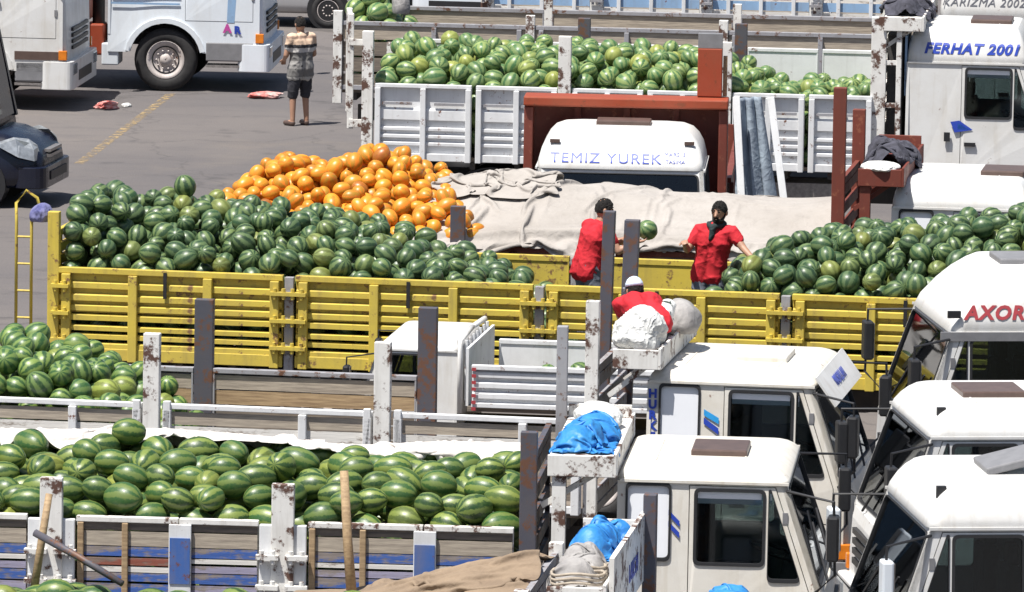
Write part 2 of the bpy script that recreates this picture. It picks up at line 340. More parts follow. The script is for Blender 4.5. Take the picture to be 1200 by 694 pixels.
def cloth_object(name, m, X, T=None, thick=.006, sub=1):
    ny, nx = X.shape[:2]; me = bpy.data.meshes.new(name)
    P_ = X.reshape(-1, 3)
    if T is not None: mw = np.array(T.matrix_basis); P_ = P_ @ mw[:3, :3].T + mw[:3, 3]
    me.from_pydata([tuple(q) for q in P_], [], [(j * nx + i, j * nx + i + 1, (j + 1) * nx + i + 1, (j + 1) * nx + i) for j in range(ny - 1) for i in range(nx - 1)])
    me.materials.append(M[m]); me.polygons.foreach_set('use_smooth', [True] * len(me.polygons))
    o = put(name, me); s = o.modifiers.new('thickness', 'SOLIDIFY'); s.thickness = thick; s.offset = 0
    if sub: q = o.modifiers.new('smooth', 'SUBSURF'); q.levels = sub; q.render_levels = sub
    return o
def sheet(name, m, nu, nv, f, thick=0.012, smooth=True):
    me = bpy.data.meshes.new(name)
    vs_ = [tuple(f(i / nu, j / nv)) for j in range(nv + 1) for i in range(nu + 1)]
    fs = [(j * (nu + 1) + i, j * (nu + 1) + i + 1, (j + 1) * (nu + 1) + i + 1, (j + 1) * (nu + 1) + i) for j in range(nv) for i in range(nu)]
    me.from_pydata(vs_, [], fs); me.materials.append(M[m])
    for p in me.polygons: p.use_smooth = smooth
    o = put(name, me); s = o.modifiers.new('thickness', 'SOLIDIFY'); s.thickness = thick; s.offset = 0
    return o
def N(x, y, z=0.0): return noise.noise(Vector((x, y, z)))

# ------------------------------------------------------------------ ground
def ground():
    m, n, l, b = _nt('asphalt')
    big = _noise(n, l, 0.16, 5, 0.6); fine = _noise(n, l, 34, 3, 0.7); mid = _noise(n, l, 1.1, 7, 0.7, mscale=(0.5, 1.3, 1))
    c = _mix(n, l, _ramp(n, l, big.outputs['Fac'], 0.35, 0.68), (0.112, 0.102, 0.102), (0.155, 0.137, 0.127))
    c = _mix(n, l, _ramp(n, l, mid.outputs['Fac'], 0.5, 0.72, (0, 0, 0), (0.55,) * 3), c, (0.078, 0.072, 0.076))
    dust = _noise(n, l, 0.33, 6, 0.65)
    c = _mix(n, l, _ramp(n, l, dust.outputs['Fac'], 0.54, 0.72, (0, 0, 0), (0.5,) * 3), c, (0.21, 0.175, 0.14))
    c = _mix(n, l, _ramp(n, l, fine.outputs['Fac'], 0.35, 0.7, (0, 0, 0), (0.35,) * 3), c, (0.080, 0.075, 0.076))
    oil = _noise(n, l, 0.8, 3, 0.5); c = _mix(n, l, _ramp(n, l, oil.outputs['Fac'], 0.62, 0.70, (0, 0, 0), (0.6,) * 3), c, (0.045, 0.042, 0.043))
    t = n.new('ShaderNodeTexCoord'); vm = n.new('ShaderNodeVectorMath'); vm.operation = 'MULTIPLY_ADD'; vm.inputs[1].default_value = (1.5, 1.5, 0); wz = _noise(n, l, 0.9, 4, .6); l.new(wz.outputs['Color'], vm.inputs[0]); l.new(t.outputs['Object'], vm.inputs[2])
    vr = n.new('ShaderNodeTexVoronoi'); vr.feature = 'DISTANCE_TO_EDGE'; vr.inputs['Scale'].default_value = 0.28; l.new(vm.outputs[0], vr.inputs['Vector'])
    c = _mix(n, l, _ramp(n, l, vr.outputs['Distance'], 0.003, 0.010, (0.4,) * 3, (0, 0, 0)), c, (0.05, 0.047, 0.047))
    l.new(c, b.inputs['Base Color']); b.inputs['Roughness'].default_value = 0.9; _bump(n, l, fine.outputs['Fac'], b, 0.5, 0.02)
    me = bpy.data.meshes.new('ground'); me.from_pydata([(-400, -200, 0), (400, -200, 0), (400, 800, 0), (-400, 800, 0)], [], [(0, 1, 2, 3)])
    me.materials.append(m); g = put('ground', me); tag(g, 'grey stained asphalt of the market yard', None, kind='structure')
    # worn yellow bay line, and a second fainter one
    m2, n, l, b = _nt('worn_line_paint')
    w = _noise(n, l, 7, 7, 0.7)
    tr = n.new('ShaderNodeBsdfTransparent'); mx = n.new('ShaderNodeMixShader')
    b.inputs['Base Color'].default_value = (0.36, 0.26, 0.13, 1); b.inputs['Roughness'].default_value = 0.85
    l.new(_ramp(n, l, w.outputs['Fac'], 0.46, 0.62), mx.inputs[0]); l.new(tr.outputs[0], mx.inputs[1]); l.new(b.outputs[0], mx.inputs[2])
    l.new(mx.outputs[0], n['Material Output'].inputs[0])
    for (xa, ya, xb, yb, wd) in ((-5.45, 121.0, -6.35, 111.2, 0.075),):
        d = Vector((xb - xa, yb - ya)); d.normalize(); p = Vector((-d.y, d.x)) * wd
        me = bpy.data.meshes.new('painted_line'); me.from_pydata([(xa - p.x, ya - p.y, .004), (xb - p.x, yb - p.y, .004), (xb + p.x, yb + p.y, .004), (xa + p.x, ya + p.y, .004)], [], [(0, 1, 2, 3)])
        me.materials.append(m2); tag(put('painted_line', me), 'worn yellow line painted on the asphalt', None, kind='structure')
ground()

# ------------------------------------------------------------------ wheels
def wheel_meshes(r, w, truck=True):
    t = MB(); n = 36
    prof = [(0.60, -w / 2 + .02), (0.72, -w / 2), (0.90, -w / 2 + .005), (0.97, -w / 2 + .03), (1.0, -w / 2 + .06), (1.0, -w * .12), (0.965, -w * .11), (0.965, -w * .05), (1.0, -w * .04),
            (1.0, w * .04), (0.965, w * .05), (0.965, w * .11), (1.0, w * .12), (1.0, w / 2 - .06), (0.97, w / 2 - .03), (0.90, w / 2 - .005), (0.72, w / 2), (0.60, w / 2 - .02)]
    t.loft([[Vector((math.cos(a) * q * r, y, math.sin(a) * q * r)) for q, y in prof] for a in (math.tau * k / n for k in range(n + 1))], False, True)
    tyre = t.mesh('tyre', 'rubber', True)
    h = MB()
    prof = [(0.02, -w * .36), (0.17, -w * .38), (0.19, -w * .24), (0.36, -w * .20), (0.40, -w * .30), (0.52, -w * .34), (0.60, -w * .46), (0.62, -w * .40), (0.60, w * .40), (0.02, w * .3)]
    h.loft([[Vector((math.cos(a) * q * r, y, math.sin(a) * q * r)) for q, y in prof] for a in (math.tau * k / n for k in range(n + 1))], False, False)
    for k in range(10):
        a = math.tau * k / 10; c = (math.cos(a) * .29 * r, -w * .25, math.sin(a) * .29 * r)
        h.tube([c, (c[0], c[1] - .035, c[2])], 0.016, 6)
    rim = h.mesh('rim', 'rim', True)
    d = MB(); n = 32
    d.loft([[Vector((math.cos(a) * q * r, y, math.sin(a) * q * r)) for q, y in ((.40, -w * .315), (.405, -w * .33), (.44, -w * .335), (.445, -w * .32))] for a in (math.tau * k / n for k in range(n + 1))], False, True)
    return tyre, rim, d.mesh('hand_hole_ring', 'black')  # dark ring added in place of the rim's shaded hand holes
WT = wheel_meshes(0.50, 0.30); WC = wheel_meshes(0.31, 0.20)
def wheel(parent, x, y, z, ms=WT, flip=False, k=1.0, dual=False):
    o = put('wheel', ms[1], parent, (x, y, z), (0, 0, math.pi if flip else 0), (k, k, k))
    put('tyre', ms[0], o); put('hand_hole_ring', ms[2], o)
    if dual: put('tyre', ms[0], o, (0, 0.34, 0))
    return o

# ------------------------------------------------------------------ cab-over cab.  local: rear wall x=0, nose x=L, ground z=0
def cab(T, x0, L=1.75, W=2.36, zs=2.47, zt=2.66, k=1.0, dz=0.0, m='white', xw=None, sleeper='blank', hatch=(0.62, 1.2), hatch_m='hatch', hatch_tilt=0.0, visor=None,
        roof_front=0.12, side_strip=True, lower=True, mirror=True, glass_m='glass', grille_m='black', wr=0.5, seats=True, lamp=True, mirror_m='black'):
    mat4 = Matrix.Translation((x0, 0, dz)) @ Matrix.Scale(k, 4)
    sl_ = 0.33; zb = zs - 0.97
    xw = L - 1.18 if xw is None else xw
    fx = lambda z: L if z < zb else L - sl_ * (z - zb) / (zs - zb)
    hw = lambda z: W / 2 - (0.07 * (z - zb) / (zs - zb) if z > zb else 0.0)
    zbot = 0.62; ra = wr + 0.10
    arch = [(xw + ra * math.cos(t), max(zbot, 0.52 + ra * math.sin(t))) for t in (math.pi * j / 12 for j in range(13))]
    arch = [p for p in arch if p[0] > 0.04]
    outer = [(0, zbot), (0, zs), (L - sl_, zs), (L, zb), (L, zbot)] + arch
    if arch[-1][0] < 0.12: outer = [(0, 0.9)] + outer[1:]
    xd0 = L - 1.18; d0 = 1.14
    door = [(xd0, d0), (xd0, zs - .035), (fx(zs - .035) - .11, zs - .035), (L - .11, zb), (L - .11, d0)]
    win = rpoly(rect(xd0 + .06, xd0 + .65, zs - .71, zs - .075), .05)
    zq = zs - .84
    qw = rpoly([(xd0 + .70, zq), (fx(zq) - .155, zq), (fx(zs - .08) - .155, zs - .08), (xd0 + .70, zs - .08)], .05)
    has_s = sleeper is not None and xd0 > 0.5
    su = max(.09, xd0 - .62); sw = rpoly(rect(su, min(su + .37, xd0 - .13), zs - .68, zs - .04), .05)
    shell = MB(); glist = []; doors = []
    for s in (-1, 1):
        fm = lambda u, v, d, s=s: (u, s * (hw(v) - d), v)
        dhole = [(xd0 - .008, d0 - .008), (xd0 - .008, zs - .027), (fx(zs - .027) - .102, zs - .027), (L - .102, zb), (L - .102, d0 - .008)]
        dh2 = list(dhole)
      
        shell.plate(outer, [dh2] + ([sw] if has_s else []), .05, fm)
        db = MB().plate(door, [win, qw], .045, lambda u, v, d, s=s: (u, s * (hw(v) + .004 - d), v)).build('door', m, T, mat4=mat4)
        MB().box(xd0 + .05, xd0 + .20, s * (W / 2 + .002), s * (W / 2 + .03), zb - .13, zb - .08).build('door_handle', 'black', db, mat4=mat4)
        for wn_, pol in (('side_window', win), ('quarter_window', qw)) + ((('sleeper_window', sw),) if has_s else ()):
            ggm = glass_m if wn_ != 'sleeper_window' or sleeper == 'glass' else 'blank'
            g = MB().plate(grow(pol, .006), [], .005, lambda u, v, d, s=s: (u, s * (hw(v) - .014 - d), v)).build(wn_, ggm, T, mat4=mat4)
            MB().plate(grow(pol, .024), [grow(pol, -.004)], .03, lambda u, v, d, s=s: (u, s * (hw(v) + .014 - d), v)).build('gasket', 'black', g, mat4=mat4)
            if wn_ != 'sleeper_window' and s == -1:
                top = max(p[1] for p in pol); x_0 = min(p[0] for p in pol); x_1 = [p[0] for p in pol if p[1] > top - .02]
                MB().box(x_0 + .01, max(x_1) - .005, s * (hw(top) - .013), s * (hw(top) - .009), top - .115, top - .012).build('sun_strip', 'blank', g, mat4=mat4)
        # fender lip round the wheel arch
        fl = MB(); rings = []
        for t in (math.pi * j / 16 for j in range(17)):
            c, q = math.cos(t), math.sin(t)
            if 0.52 + ra * q < zbot or xw + ra * c < .02: continue
            rings.append([Vector((xw + rr * c, s * yy, 0.52 + rr * q)) for rr, yy in ((ra - .03, W / 2 - .06), (ra + .05, W / 2 - .02), (ra + .05, W / 2 + .035), (ra - .03, W / 2 + .035))])
        if len(rings) > 2 and lower: fl.loft(rings, True); fl.build('fender', m, T, smooth=False, mat4=mat4)
        if mirror:
            mm = MB(); y = s * (W / 2 + .22)
            mm.tube([(fx(zs - .1) - .03, s * (hw(zs) + .0), zs - .06), (L + .10, y, zs - .10), (L + .12, y, zs - .75), (L - .06, s * W / 2, zb + .02)], .014, 6)
            a = mm.build('mirror_arm', 'black', T, mat4=mat4)
            MB().box(L + .05, L + .15, y - .10, y + .10, zs - .62, zs - .22).build('mirror', mirror_m, a, bevel=.02, mat4=mat4)
            MB().box(L + .04, L + .048, y - .08, y + .08, zs - .60, zs - .24).build('mirror_glass', 'steel', a, mat4=mat4)
    # rear wall, front panels, floor
    shell.plate([(-hw(zs), zs), (-W / 2, zb), (-W / 2, .9), (W / 2, .9), (W / 2, zb), (hw(zs), zs)], [], .04, lambda u, v, d: (d, u * .998, v))
    shell.box(.05, L - .05, -W / 2 + .05, W / 2 - .05, 1.08, 1.14)
    sh = shell.build('cab_shell', m, T, mat4=mat4)
    fq = lambda u, v, d: (fx(zb + v * (zs - zb)) - d, u * (hw(zb + v * (zs - zb)) - .0), zb + v * (zs - zb))
    wsh = rpoly(rect(-.93, .93, .06, .95), .06)
    MB().plate(rect(-1, 1, 0, 1), [wsh], .05, fq).build('windscreen_frame', m, T, mat4=mat4)
    ws = MB().plate(grow(wsh, .004), [], .006, lambda u, v, d: fq(u, v, d + .012)).build('windscreen', glass_m, T, mat4=mat4)
    MB().plate(grow(wsh, .012), [grow(wsh, -.006)], .03, lambda u, v, d: fq(u, v, d - .012)).build('gasket', 'black', ws, mat4=mat4)
    for y in (-.55, .25): MB().bar((fx(zb) + .03, y, zb + .02), (fx(zb + .5) + .035, y + .42, zb + .48), .018, .018).build('wiper', 'black', ws, mat4=mat4)
    for s in (-1, 1): MB().box(.02, L - sl_ + .02, s * (hw(zs) + .012) - .012, s * (hw(zs) + .012) + .012, zs - .012, zs + .012).build('rain_gutter', m, T, mat4=mat4)
    # lower front with crease, grille, bumper, lamps
    lf = MB(); hwf = W / 2 - .001
    lf.loft([[Vector((L - .05 - dx, -hwf, z)), Vector((L + dx2, -hwf * .93, z)), Vector((L + dx2 + .03, 0, z)), Vector((L + dx2, hwf * .93, z)), Vector((L - .05 - dx, hwf, z))]
             for z, dx, dx2 in ((zb, 0, 0.0), (zb - .12, 0, .03), (1.0, 0, .05), (.62, 0, .05))], True)
    lf.build('front_panel', m, T, bevel=.012, mat4=mat4)
    for q in range(4):
        MB().box(L + .05, L + .092, -.72, .72, 0.93 + .095 * q, 0.985 + .095 * q).build('grille_bar', grille_m, T, mat4=mat4)
    bmp = MB(); bmp.loft([rrect_ring(L - .35, L + .16, -W / 2 - .02, W / 2 + .02, z, .12) for z in (.34, .40, .72, .78)], True)
    bp = bmp.build('bumper', m if m != 'cream' else 'grey', T, smooth=False, bevel=.01, mat4=mat4)
    MB().box(L + .10, L + .168, -.6, .6, .44, .60).build('bumper_grille', 'black', bp, mat4=mat4)
    if lamp:
        for s in (-1, 1):
            lo, hi = sorted((s * (W / 2 - .07), s * (W / 2 - .42)))
            hl = MB().box(L + .08, L + .172, lo, hi, .56, .74).build('headlight', 'lamp', T, bevel=.02, mat4=mat4)
            a_, b_ = sorted((s * (W / 2 + .024), s * (W / 2 - .05)))
            MB().box(L - .06, L + .07, a_, b_, .80, .95).build('indicator', 'amber', T, bevel=.01, mat4=mat4)
    for s in (-1, 1):
        if lower:
            a_, b_ = sorted((s * (W / 2 - .005), s * (W / 2 - .30)))
            st = MB(); st.box(xw + ra + .05, L - .02, a_, b_, .40, .44); st.box(xw + ra + .05, L - .02, a_, b_, .68, .72); st.build('step', 'steel', T, mat4=mat4)
    # roof: rounded cap with the front sloping back
    rings = []; h = zt - zs; Wt = hw(zs)
    for f, ins, fr in ((0, 0, 0), (.22, .012, .12), (.5, .045, .38), (.72, .10, .62), (.88, .17, .84), (.97, .27, .96), (1.0, .40, 1.06)):
        rings.append(rrect_ring(-.004 + ins * .5, L - sl_ + .03 - roof_front * fr - ins * .2, -Wt - .006 + ins, Wt + .006 - ins, zs + h * f, .14))
    rf = MB().loft(rings, True).build('roof', m, T, smooth=True, mat4=mat4)
    rf.modifiers.new('bevel', 'BEVEL').width = .001
    for xx in (.30, L - sl_ - roof_front * 1.06 - .28): MB().box(xx, xx + .014, -Wt + .45, Wt - .45, zt - .004, zt + .006).build('roof_seam', m, T, mat4=mat4)
    for s in (-1, 1):
        for zz in (zb - .25, zs - .30): MB().box(L - .13 - sl_ * max(0, zz - zb) / (zs - zb), L - .085 - sl_ * max(0, zz - zb) / (zs - zb), s * hw(zz) - .014, s * hw(zz) + .014, zz - .05, zz + .05).build('door_hinge', 'grey', T, mat4=mat4)
    if hatch:
        hm = MB(); zt_ = zt + .0
        hm.box(hatch[0], hatch[1], -.33, .33, zt_ - .015, zt_ + .055)
        hb = hm.build('roof_hatch', hatch_m, T, bevel=.015, mat4=mat4 @ Matrix.Translation((hatch[1], 0, zt_)) @ Matrix.Rotation(hatch_tilt, 4, 'Y') @ Matrix.Translation((-hatch[1], 0, -zt_)))
    if visor:
        vm = MB(); vp = lambda f, d: (Vector((fx(zs) + .01 + .20 * f, 0, zs + .075 - .27 * f)) + Vector((.27, 0, .20)).normalized() * d)
        vm.loft([[vp(0, d) + Vector((0, -Wt * .96, 0)), vp(1, d) + Vector((0, -Wt * .96, 0)), vp(1, d) + Vector((0, Wt * .96, 0)), vp(0, d) + Vector((0, Wt * .96, 0))] for d in (0.0, .02)], True)
        vm.build('sun_visor', visor, T, mat4=mat4)
    if seats:
        stm = MB()
        for y in (-.55, .55):
            stm.box(xd0 + .10, xd0 + .58, y - .25, y + .25, 1.30, 1.46); stm.box(xd0 - .02, xd0 + .13, y - .25, y + .25, 1.42, 2.05); stm.box(xd0 - .01, xd0 + .10, y - .13, y + .13, 2.06, 2.24)
        stm.build('seat', 'seat', T, bevel=.03, mat4=mat4)
        dm = MB(); dm.box(L - .42, L - .06, -W / 2 + .06, W / 2 - .06, 1.2, zb + .03)
        dd = dm.build('dashboard', 'dark', T, bevel=.03, mat4=mat4)
        c = Vector((L - .50, .55, zb + .10)); ax = Vector((.35, 0, 1)).normalized(); a1 = Vector((0, 1, 0)); a2 = ax.cross(a1)
        MB().tube([c + (a1 * math.cos(t) + a2 * math.sin(t)) * .23 for t in (math.tau * j / 20 for j in range(21))], .016, 6).build('steering_wheel', 'black', dd, mat4=mat4)
    wheel(T, x0 + xw * k, -(W / 2 - .17) * k, .5 * k + dz, k=k)
    wheel(T, x0 + xw * k, (W / 2 - .17) * k, .5 * k + dz, flip=True, k=k)
    return dict(sh=sh, roof=rf, mat4=mat4, fx=fx, hw=hw, L=L, zs=zs, zt=zt, zb=zb, W=W, Wt=Wt, sl=sl_, roof_front=roof_front, xd0=xd0, k=k, x0=x0, dz=dz)

def chassis(T, xa, xb, axles, z=0.92, W=2.36, fuel=None):
    c = MB()
    for s in (-1, 1): c.box(xa, xb, s * .42 - .04, s * .42 + .04, z - .25, z - .02)
    x = xa + .3
    while x < xb: c.box(x, x + .08, -.40, .40, z - .22, z - .06); x += 1.3
    ch = c.build('chassis', 'chassis', T)
    for ax in axles:
        MB().tube([(ax, -W / 2 + .2, .5), (ax, W / 2 - .2, .5)], .08, 8).build('axle', 'chassis', T)
        wheel(T, ax, -(W / 2 - .15), .5, dual=True); wheel(T, ax, W / 2 - .15, .5, flip=True, dual=True)
        for s in (-1, 1):
            y0, y1 = sorted((s * (W / 2 - .62), s * (W / 2 + .0))); rr = [[Vector((ax + q * math.cos(t), y, .5 + q * math.sin(t))) for q, y in ((.58, y0), (.60, y0), (.60, y1), (.58, y1))] for t in (R(20 + 140 * j / 10) for j in range(11))]
            MB().loft(rr, True).build('mudguard', 'black', T)
    if fuel:
        MB().loft([rrect_ring(fuel, fuel + .9, -1.15, -.55, zz, .06) for zz in (.45, .5, .95, 1.0)], True).build('fuel_tank', 'steel', T)
    return ch

# ------------------------------------------------------------------ cargo beds
SHARED = {}
def slat_mesh(length, h, t, m, key='slat'):
    kk = (round(length, 3), round(h, 3), round(t, 3), m)
    if kk not in SHARED:
        b = MB(); L = length / 2
        b.loft([[Vector((x, -t / 2, -h / 2)), Vector((x, t / 2, -h / 2)), Vector((x, t / 2, h / 2)), Vector((x, t * .1, h / 2)), Vector((x, -t / 2, h * .28))] for x in (-L, L)], True)
        SHARED[kk] = b.mesh(key, m)
    return SHARED[kk]
def board_mesh(length, h, t, m):
    kk = ('b', round(length, 3), round(h, 3), round(t, 3), m)
    if kk not in SHARED: SHARED[kk] = MB().box(-length / 2, length / 2, -t / 2, t / 2, -h / 2, h / 2).mesh('plank', m)
    return SHARED[kk]
def panel(T, x0, x1, z0, z1, y, s, frame, pieces, stiles, rail=(.07, .06), name='side_panel', stile_m=None, stile_w=.07, piece='slat', backing=None, bottom=True, stile_out=.05):
    """one drop side: rails are the part, pieces and stiles its sub-parts; s = outward sign in y"""
    f = MB(); yo = y + s * .0
    a, b = sorted((yo - s * .03, yo + s * .05)); f.box(x0, x1, a, b, z1 - rail[0], z1)
    if bottom: a, b = sorted((yo - s * .02, yo + s * .045)); f.box(x0, x1, a, b, z0, z0 + rail[1])
    for xe in (x0, x1 - .02): a, b = sorted((yo - s * .028, yo - s * .006)); f.box(xe, xe + .02, a, b, z0, z1 - .01)
    p = f.build(name, frame, T, bevel=.006)
    for zc, h, t, m in pieces:
        me = (slat_mesh if piece == 'slat' else board_mesh)(x1 - x0 - .02, h, t, m)
        put(piece, me, p, ((x0 + x1) / 2, yo + s * .01 + random.uniform(-.002, .002), zc), (random.uniform(-.02, .02), random.uniform(-.0022, .0022), (0 if s < 0 else math.pi) + random.uniform(-.003, .003)))
    for i, xs in enumerate(stiles):
        w = stile_w
        a, b = sorted((yo + s * .0, yo + s * (stile_out + .03)))
        MB().box(xs - w / 2, xs + w / 2, a, b, z0 - .01, z1 - rail[0] - .003).build('stile', stile_m or frame, p, bevel=.008)
    if backing:
        a, b = sorted((yo - s * .018, yo - s * .012)); MB().box(x0 + .01, x1 - .01, a, b, backing[0], backing[1]).build('backing_sheet', backing[2], p)
    return p
def hinge_set(T, x, y, s, zs, m):
    for z in zs:
        h = MB(); a, b = sorted((y + s * .05, y + s * .13)); h.box(x - .10, x + .10, a, b, z - .02, z + .02); h.tube([(x - .05, y + s * .10, z - .06), (x - .05, y + s * .10, z + .06)], .022, 8); h.tube([(x + .05, y + s * .10, z - .06), (x + .05, y + s * .10, z + .06)], .022, 8)
        h.build('hinge', m, T)
def post(T, x, y, z0, z1, w, d, m, name='post', bolts=0, lean=0.0):
    b = MB(); b.bar((x, y, z0), (x + lean, y, z1), w, d) if False else b.loft([[Vector((x + sx * w / 2 + ln, y + sy * d / 2, z)) for sx, sy in ((-1, -1), (1, -1), (1, 1), (-1, 1))] for z, ln in ((z0, 0), (z1, lean))], True)
    o = b.build(name, m, T, bevel=.008)
    for i in range(bolts):
        z = z0 + (z1 - z0) * (i + .5) / bolts; s = -1 if y < 0 else 1
        MB().tube([(x, y + s * d / 2, z), (x, y + s * (d / 2 + .03), z)], .028, 6).build('bolt', 'rustgrey', o)
    return o
def floor(T, x0, x1, z, W, m='wood'):
    f = MB().box(x0, x1, -W / 2 + .04, W / 2 - .04, z - .05, z).build('bed_floor', m, T)
    c = MB(); x = x0 + .2
    while x < x1: c.box(x, x + .07, -W / 2 + .06, W / 2 - .06, z - .16, z - .055); x += .6
    c.build('cross_bearer', 'chassis', T); return f
def headboard(T, x, W, z0, z1, m, slats=6, post_n=None, post_f=None, post_m='rustgrey', pw=.12):
    h = MB(); h.box(x, x + .05, -W / 2 + .02, W / 2 - .02, z0, z0 + .08); h.box(x, x + .05, -W / 2 + .02, W / 2 - .02, z1 - .08, z1)
    for y in (-W / 2 + .02, W / 2 - .06): h.box(x, x + .045, y, y + .04, z0, z1)
    p = h.build('headboard', m, T)
    me = MB().box(-.02, .02, -W / 2 + .03, W / 2 - .03, -.06, .06).mesh('slat', m)
    for i in range(slats): put('slat', me, p, (x + .025, 0, z0 + .16 + (z1 - z0 - .32) * i / (slats - 1)))
    if post_n: post(T, x + .03, -W / 2 + .06, z0, post_n, pw, .10, post_m)
    if post_f: post(T, x + .03, W / 2 - .06, z0, post_f, pw, .10, post_m)
    return p
def shelf(T, x0, x1, W, z, m, guard=.12, zhead=None):
    s = MB(); s.box(x0, x1, -W / 2, W / 2, z - .05, z)
    s.box(x0, x1, -W / 2 - .03, -W / 2, z - .16, z + guard * .25); s.box(x0, x1, W / 2, W / 2 + .03, z - .16, z + guard); s.box(x1, x1 + .03, -W / 2 - .03, W / 2 + .03, z - .16, z + guard * .4)
    p = s.build('tarpaulin_shelf', m, T, bevel=.006)
    for y in (-W / 2 + .15, 0, W / 2 - .15):
        MB().bar((x1 - .03, y, z - .07), (x0 - .06, y, z - .45), .05, .05).build('bracket', m, p)
    return p

# ------------------------------------------------------------------ decals on cabs
def _ri(f):                                       # roof inset and front run-back at height fraction f
    tb = ((0, 0, 0), (.22, .012, .12), (.5, .045, .38), (.72, .10, .62), (.88, .17, .84), (.97, .27, .96), (1.0, .40, 1.06))
    for a, b in zip(tb, tb[1:]):
        if f <= b[0]: t = (f - a[0]) / (b[0] - a[0]); return a[1] + (b[1] - a[1]) * t, a[2] + (b[2] - a[2]) * t
def slice_text(me, size):                         # cut letters into bands so that they can follow the curved roof
    bm = bmesh.new(); bm.from_mesh(me)
    for k in range(-6, 7): bmesh.ops.bisect_plane(bm, geom=bm.verts[:] + bm.edges[:] + bm.faces[:], plane_co=(0, k * size * .09, 0), plane_no=(0, 1, 0))
    bm.to_mesh(me); bm.free(); return me
def roof_side_text(T, c, s, txt, u, f, size, m, shear=0.0, bold=0.0, space=1.0, lift=.006):
    me = slice_text(text_mesh(txt, size, m, shear, bold, space, .0015), size); h = c['zt'] - c['zs']
    for v in me.vertices:
        g = min(.97, max(.0, f + v.co.y * .95 / h)); v.co = c['mat4'] @ Vector((u - s * v.co.x, s * (c['Wt'] + .006 - _ri(g)[0] + lift + v.co.z), c['zs'] + h * g))
    return put('lettering', me, T)
def roof_front_text(T, c, txt, v0, f, size, m, bold=0.0, space=1.0, lift=.006):
    me = slice_text(text_mesh(txt, size, m, 0, bold, space, .0015), size); h = c['zt'] - c['zs']
    for v in me.vertices:
        g = min(.97, max(.0, f + v.co.y * .8 / h)); v.co = c['mat4'] @ Vector((c['L'] - c['sl'] + .03 - c['roof_front'] * _ri(g)[1] - _ri(g)[0] * .2 + lift + v.co.z, v0 + v.co.x, c['zs'] + h * g))
    return put('lettering', me, T)
def side_decal(T, c, s, pts, m, lift=.006, name='stripe'):
    return MB().plate(pts, [], .002, lambda u, v, d: (u, s * (c['hw'](v) + lift - d), v)).build(name, m, T, mat4=c['mat4'])
def truck_root(name, x, y, yaw, label, cat='truck', group=None):
    return tag(empty(name, (x, y, 0), R(-yaw)), label, cat, group)

# ================================================================== the yellow truck
W = 2.48
D = truck_root('yellow_truck', -4.88, 85.18, 9.4, 'long yellow slat-sided truck bed heaped with round watermelons, two men in red inside')
D_ZR, D_ZF = 2.05, 1.15
YS = [(1.86, .075, .05, 'yellow'), (1.725, .075, .05, 'yellow'), (1.61, .07, .05, 'yellow'), (1.505, .07, .05, 'yellow'), (1.385, .06, .05, 'yellow'), (1.29, .06, .05, 'yellow'), (1.19, .07, .05, 'yellow')]
dpx = [0.02, 2.68, 5.46, 8.17, 10.9]
for s in (-1, 1):
    for i in range(4):
        a, b = dpx[i] + .07, dpx[i + 1] - .07; w = b - a
        panel(D, a, b, 1.03, D_ZR, s * W / 2, s, 'yellow', YS, [a + .09, a + w / 3, a + 2 * w / 3, b - .09], stile_w=.10, backing=(1.55, 1.99, 'yellow'), rail=(.065, .13))
        hinge_set(D, a + .03, s * W / 2, s, (1.25, 1.55, 1.85), 'yellow'); hinge_set(D, b - .03, s * W / 2, s, (1.25, 1.55, 1.85), 'yellow')
        MB().box(a + w * .47, a + w * .485, s * (W / 2 + .06) - .008, s * (W / 2 + .06) + .008, 1.74, 2.03).build('latch_strap', 'black', D)
    for x in dpx[1:]: post(D, x, s * (W / 2 + .01), .98, 2.03, .10, .08, 'rustgrey', bolts=3)
    post(D, .03, s * W / 2, .98, 2.66 if s < 0 else 2.4, .13, .10, 'yellow')
floor(D, 0, 10.9, D_ZF, W)
tg = MB().box(-.04, .02, -W / 2 + .06, W / 2 - .06, 2.34, 2.42).build('tailgate', 'yellow', D, bevel=.008)
tsm = MB().box(-.025, .025, -W / 2 + .06, W / 2 - .06, -.05, .05).mesh('slat', 'yellow')
for i in range(9): put('slat', tsm, tg, (-.01, 0, 1.12 + .136 * i))
for y in (-.62, 0, .62): MB().box(-.07, -.03, y - .05, y + .05, 1.03, 2.335).build('stile', 'yellow', tg)
headboard(D, 10.92, W, 1.1, 2.7, 'yellow', 7)
chassis(D, .1, 12.4, (1.7, 3.1), fuel=7.5)
cD = cab(D, 11.75, m='cream'); 
# ladder hung on the tail
lad = tag(empty('yellow_ladder', (0, 0, 0)), 'narrow yellow ladder with hooked top hung on the tail of the yellow truck', 'ladder')
lad.location = D.matrix_basis @ Vector((-.34, -W / 2 + .12, 0)); lad.rotation_euler = (0, 0, R(-9.4)); lad.location.z = 0
for dx in (-.085, .085):
    MB().tube([(dx, 0, 1.30), (dx, 0, 2.50), (dx - .01, .02, 2.72), (dx + .10, .04, 2.86), (dx + .22, .05, 2.78), (dx + .27, .05, 2.62)] if dx < 0 else [(dx, 0, 1.30), (dx, 0, 2.50), (dx, .02, 2.60)], .018, 8).build('rail', 'yellow', lad, smooth=True)
rm = MB().tube([(-.085, 0, 0), (.085, 0, 0)], .013, 6).mesh('rung', 'yellow')
for z in (1.45, 1.75, 2.05, 2.35): put('rung', rm, lad, (0, 0, z))
bag = crumple('cloth_bundle', 'navycloth', (.12, .14, .20), 5, amp=.22); bag.location = D.matrix_basis @ Vector((-.15, -W / 2 + .15, 2.52)); tag(bag, 'navy and white cloth bundle hung over the tail of the yellow truck', 'cloth')

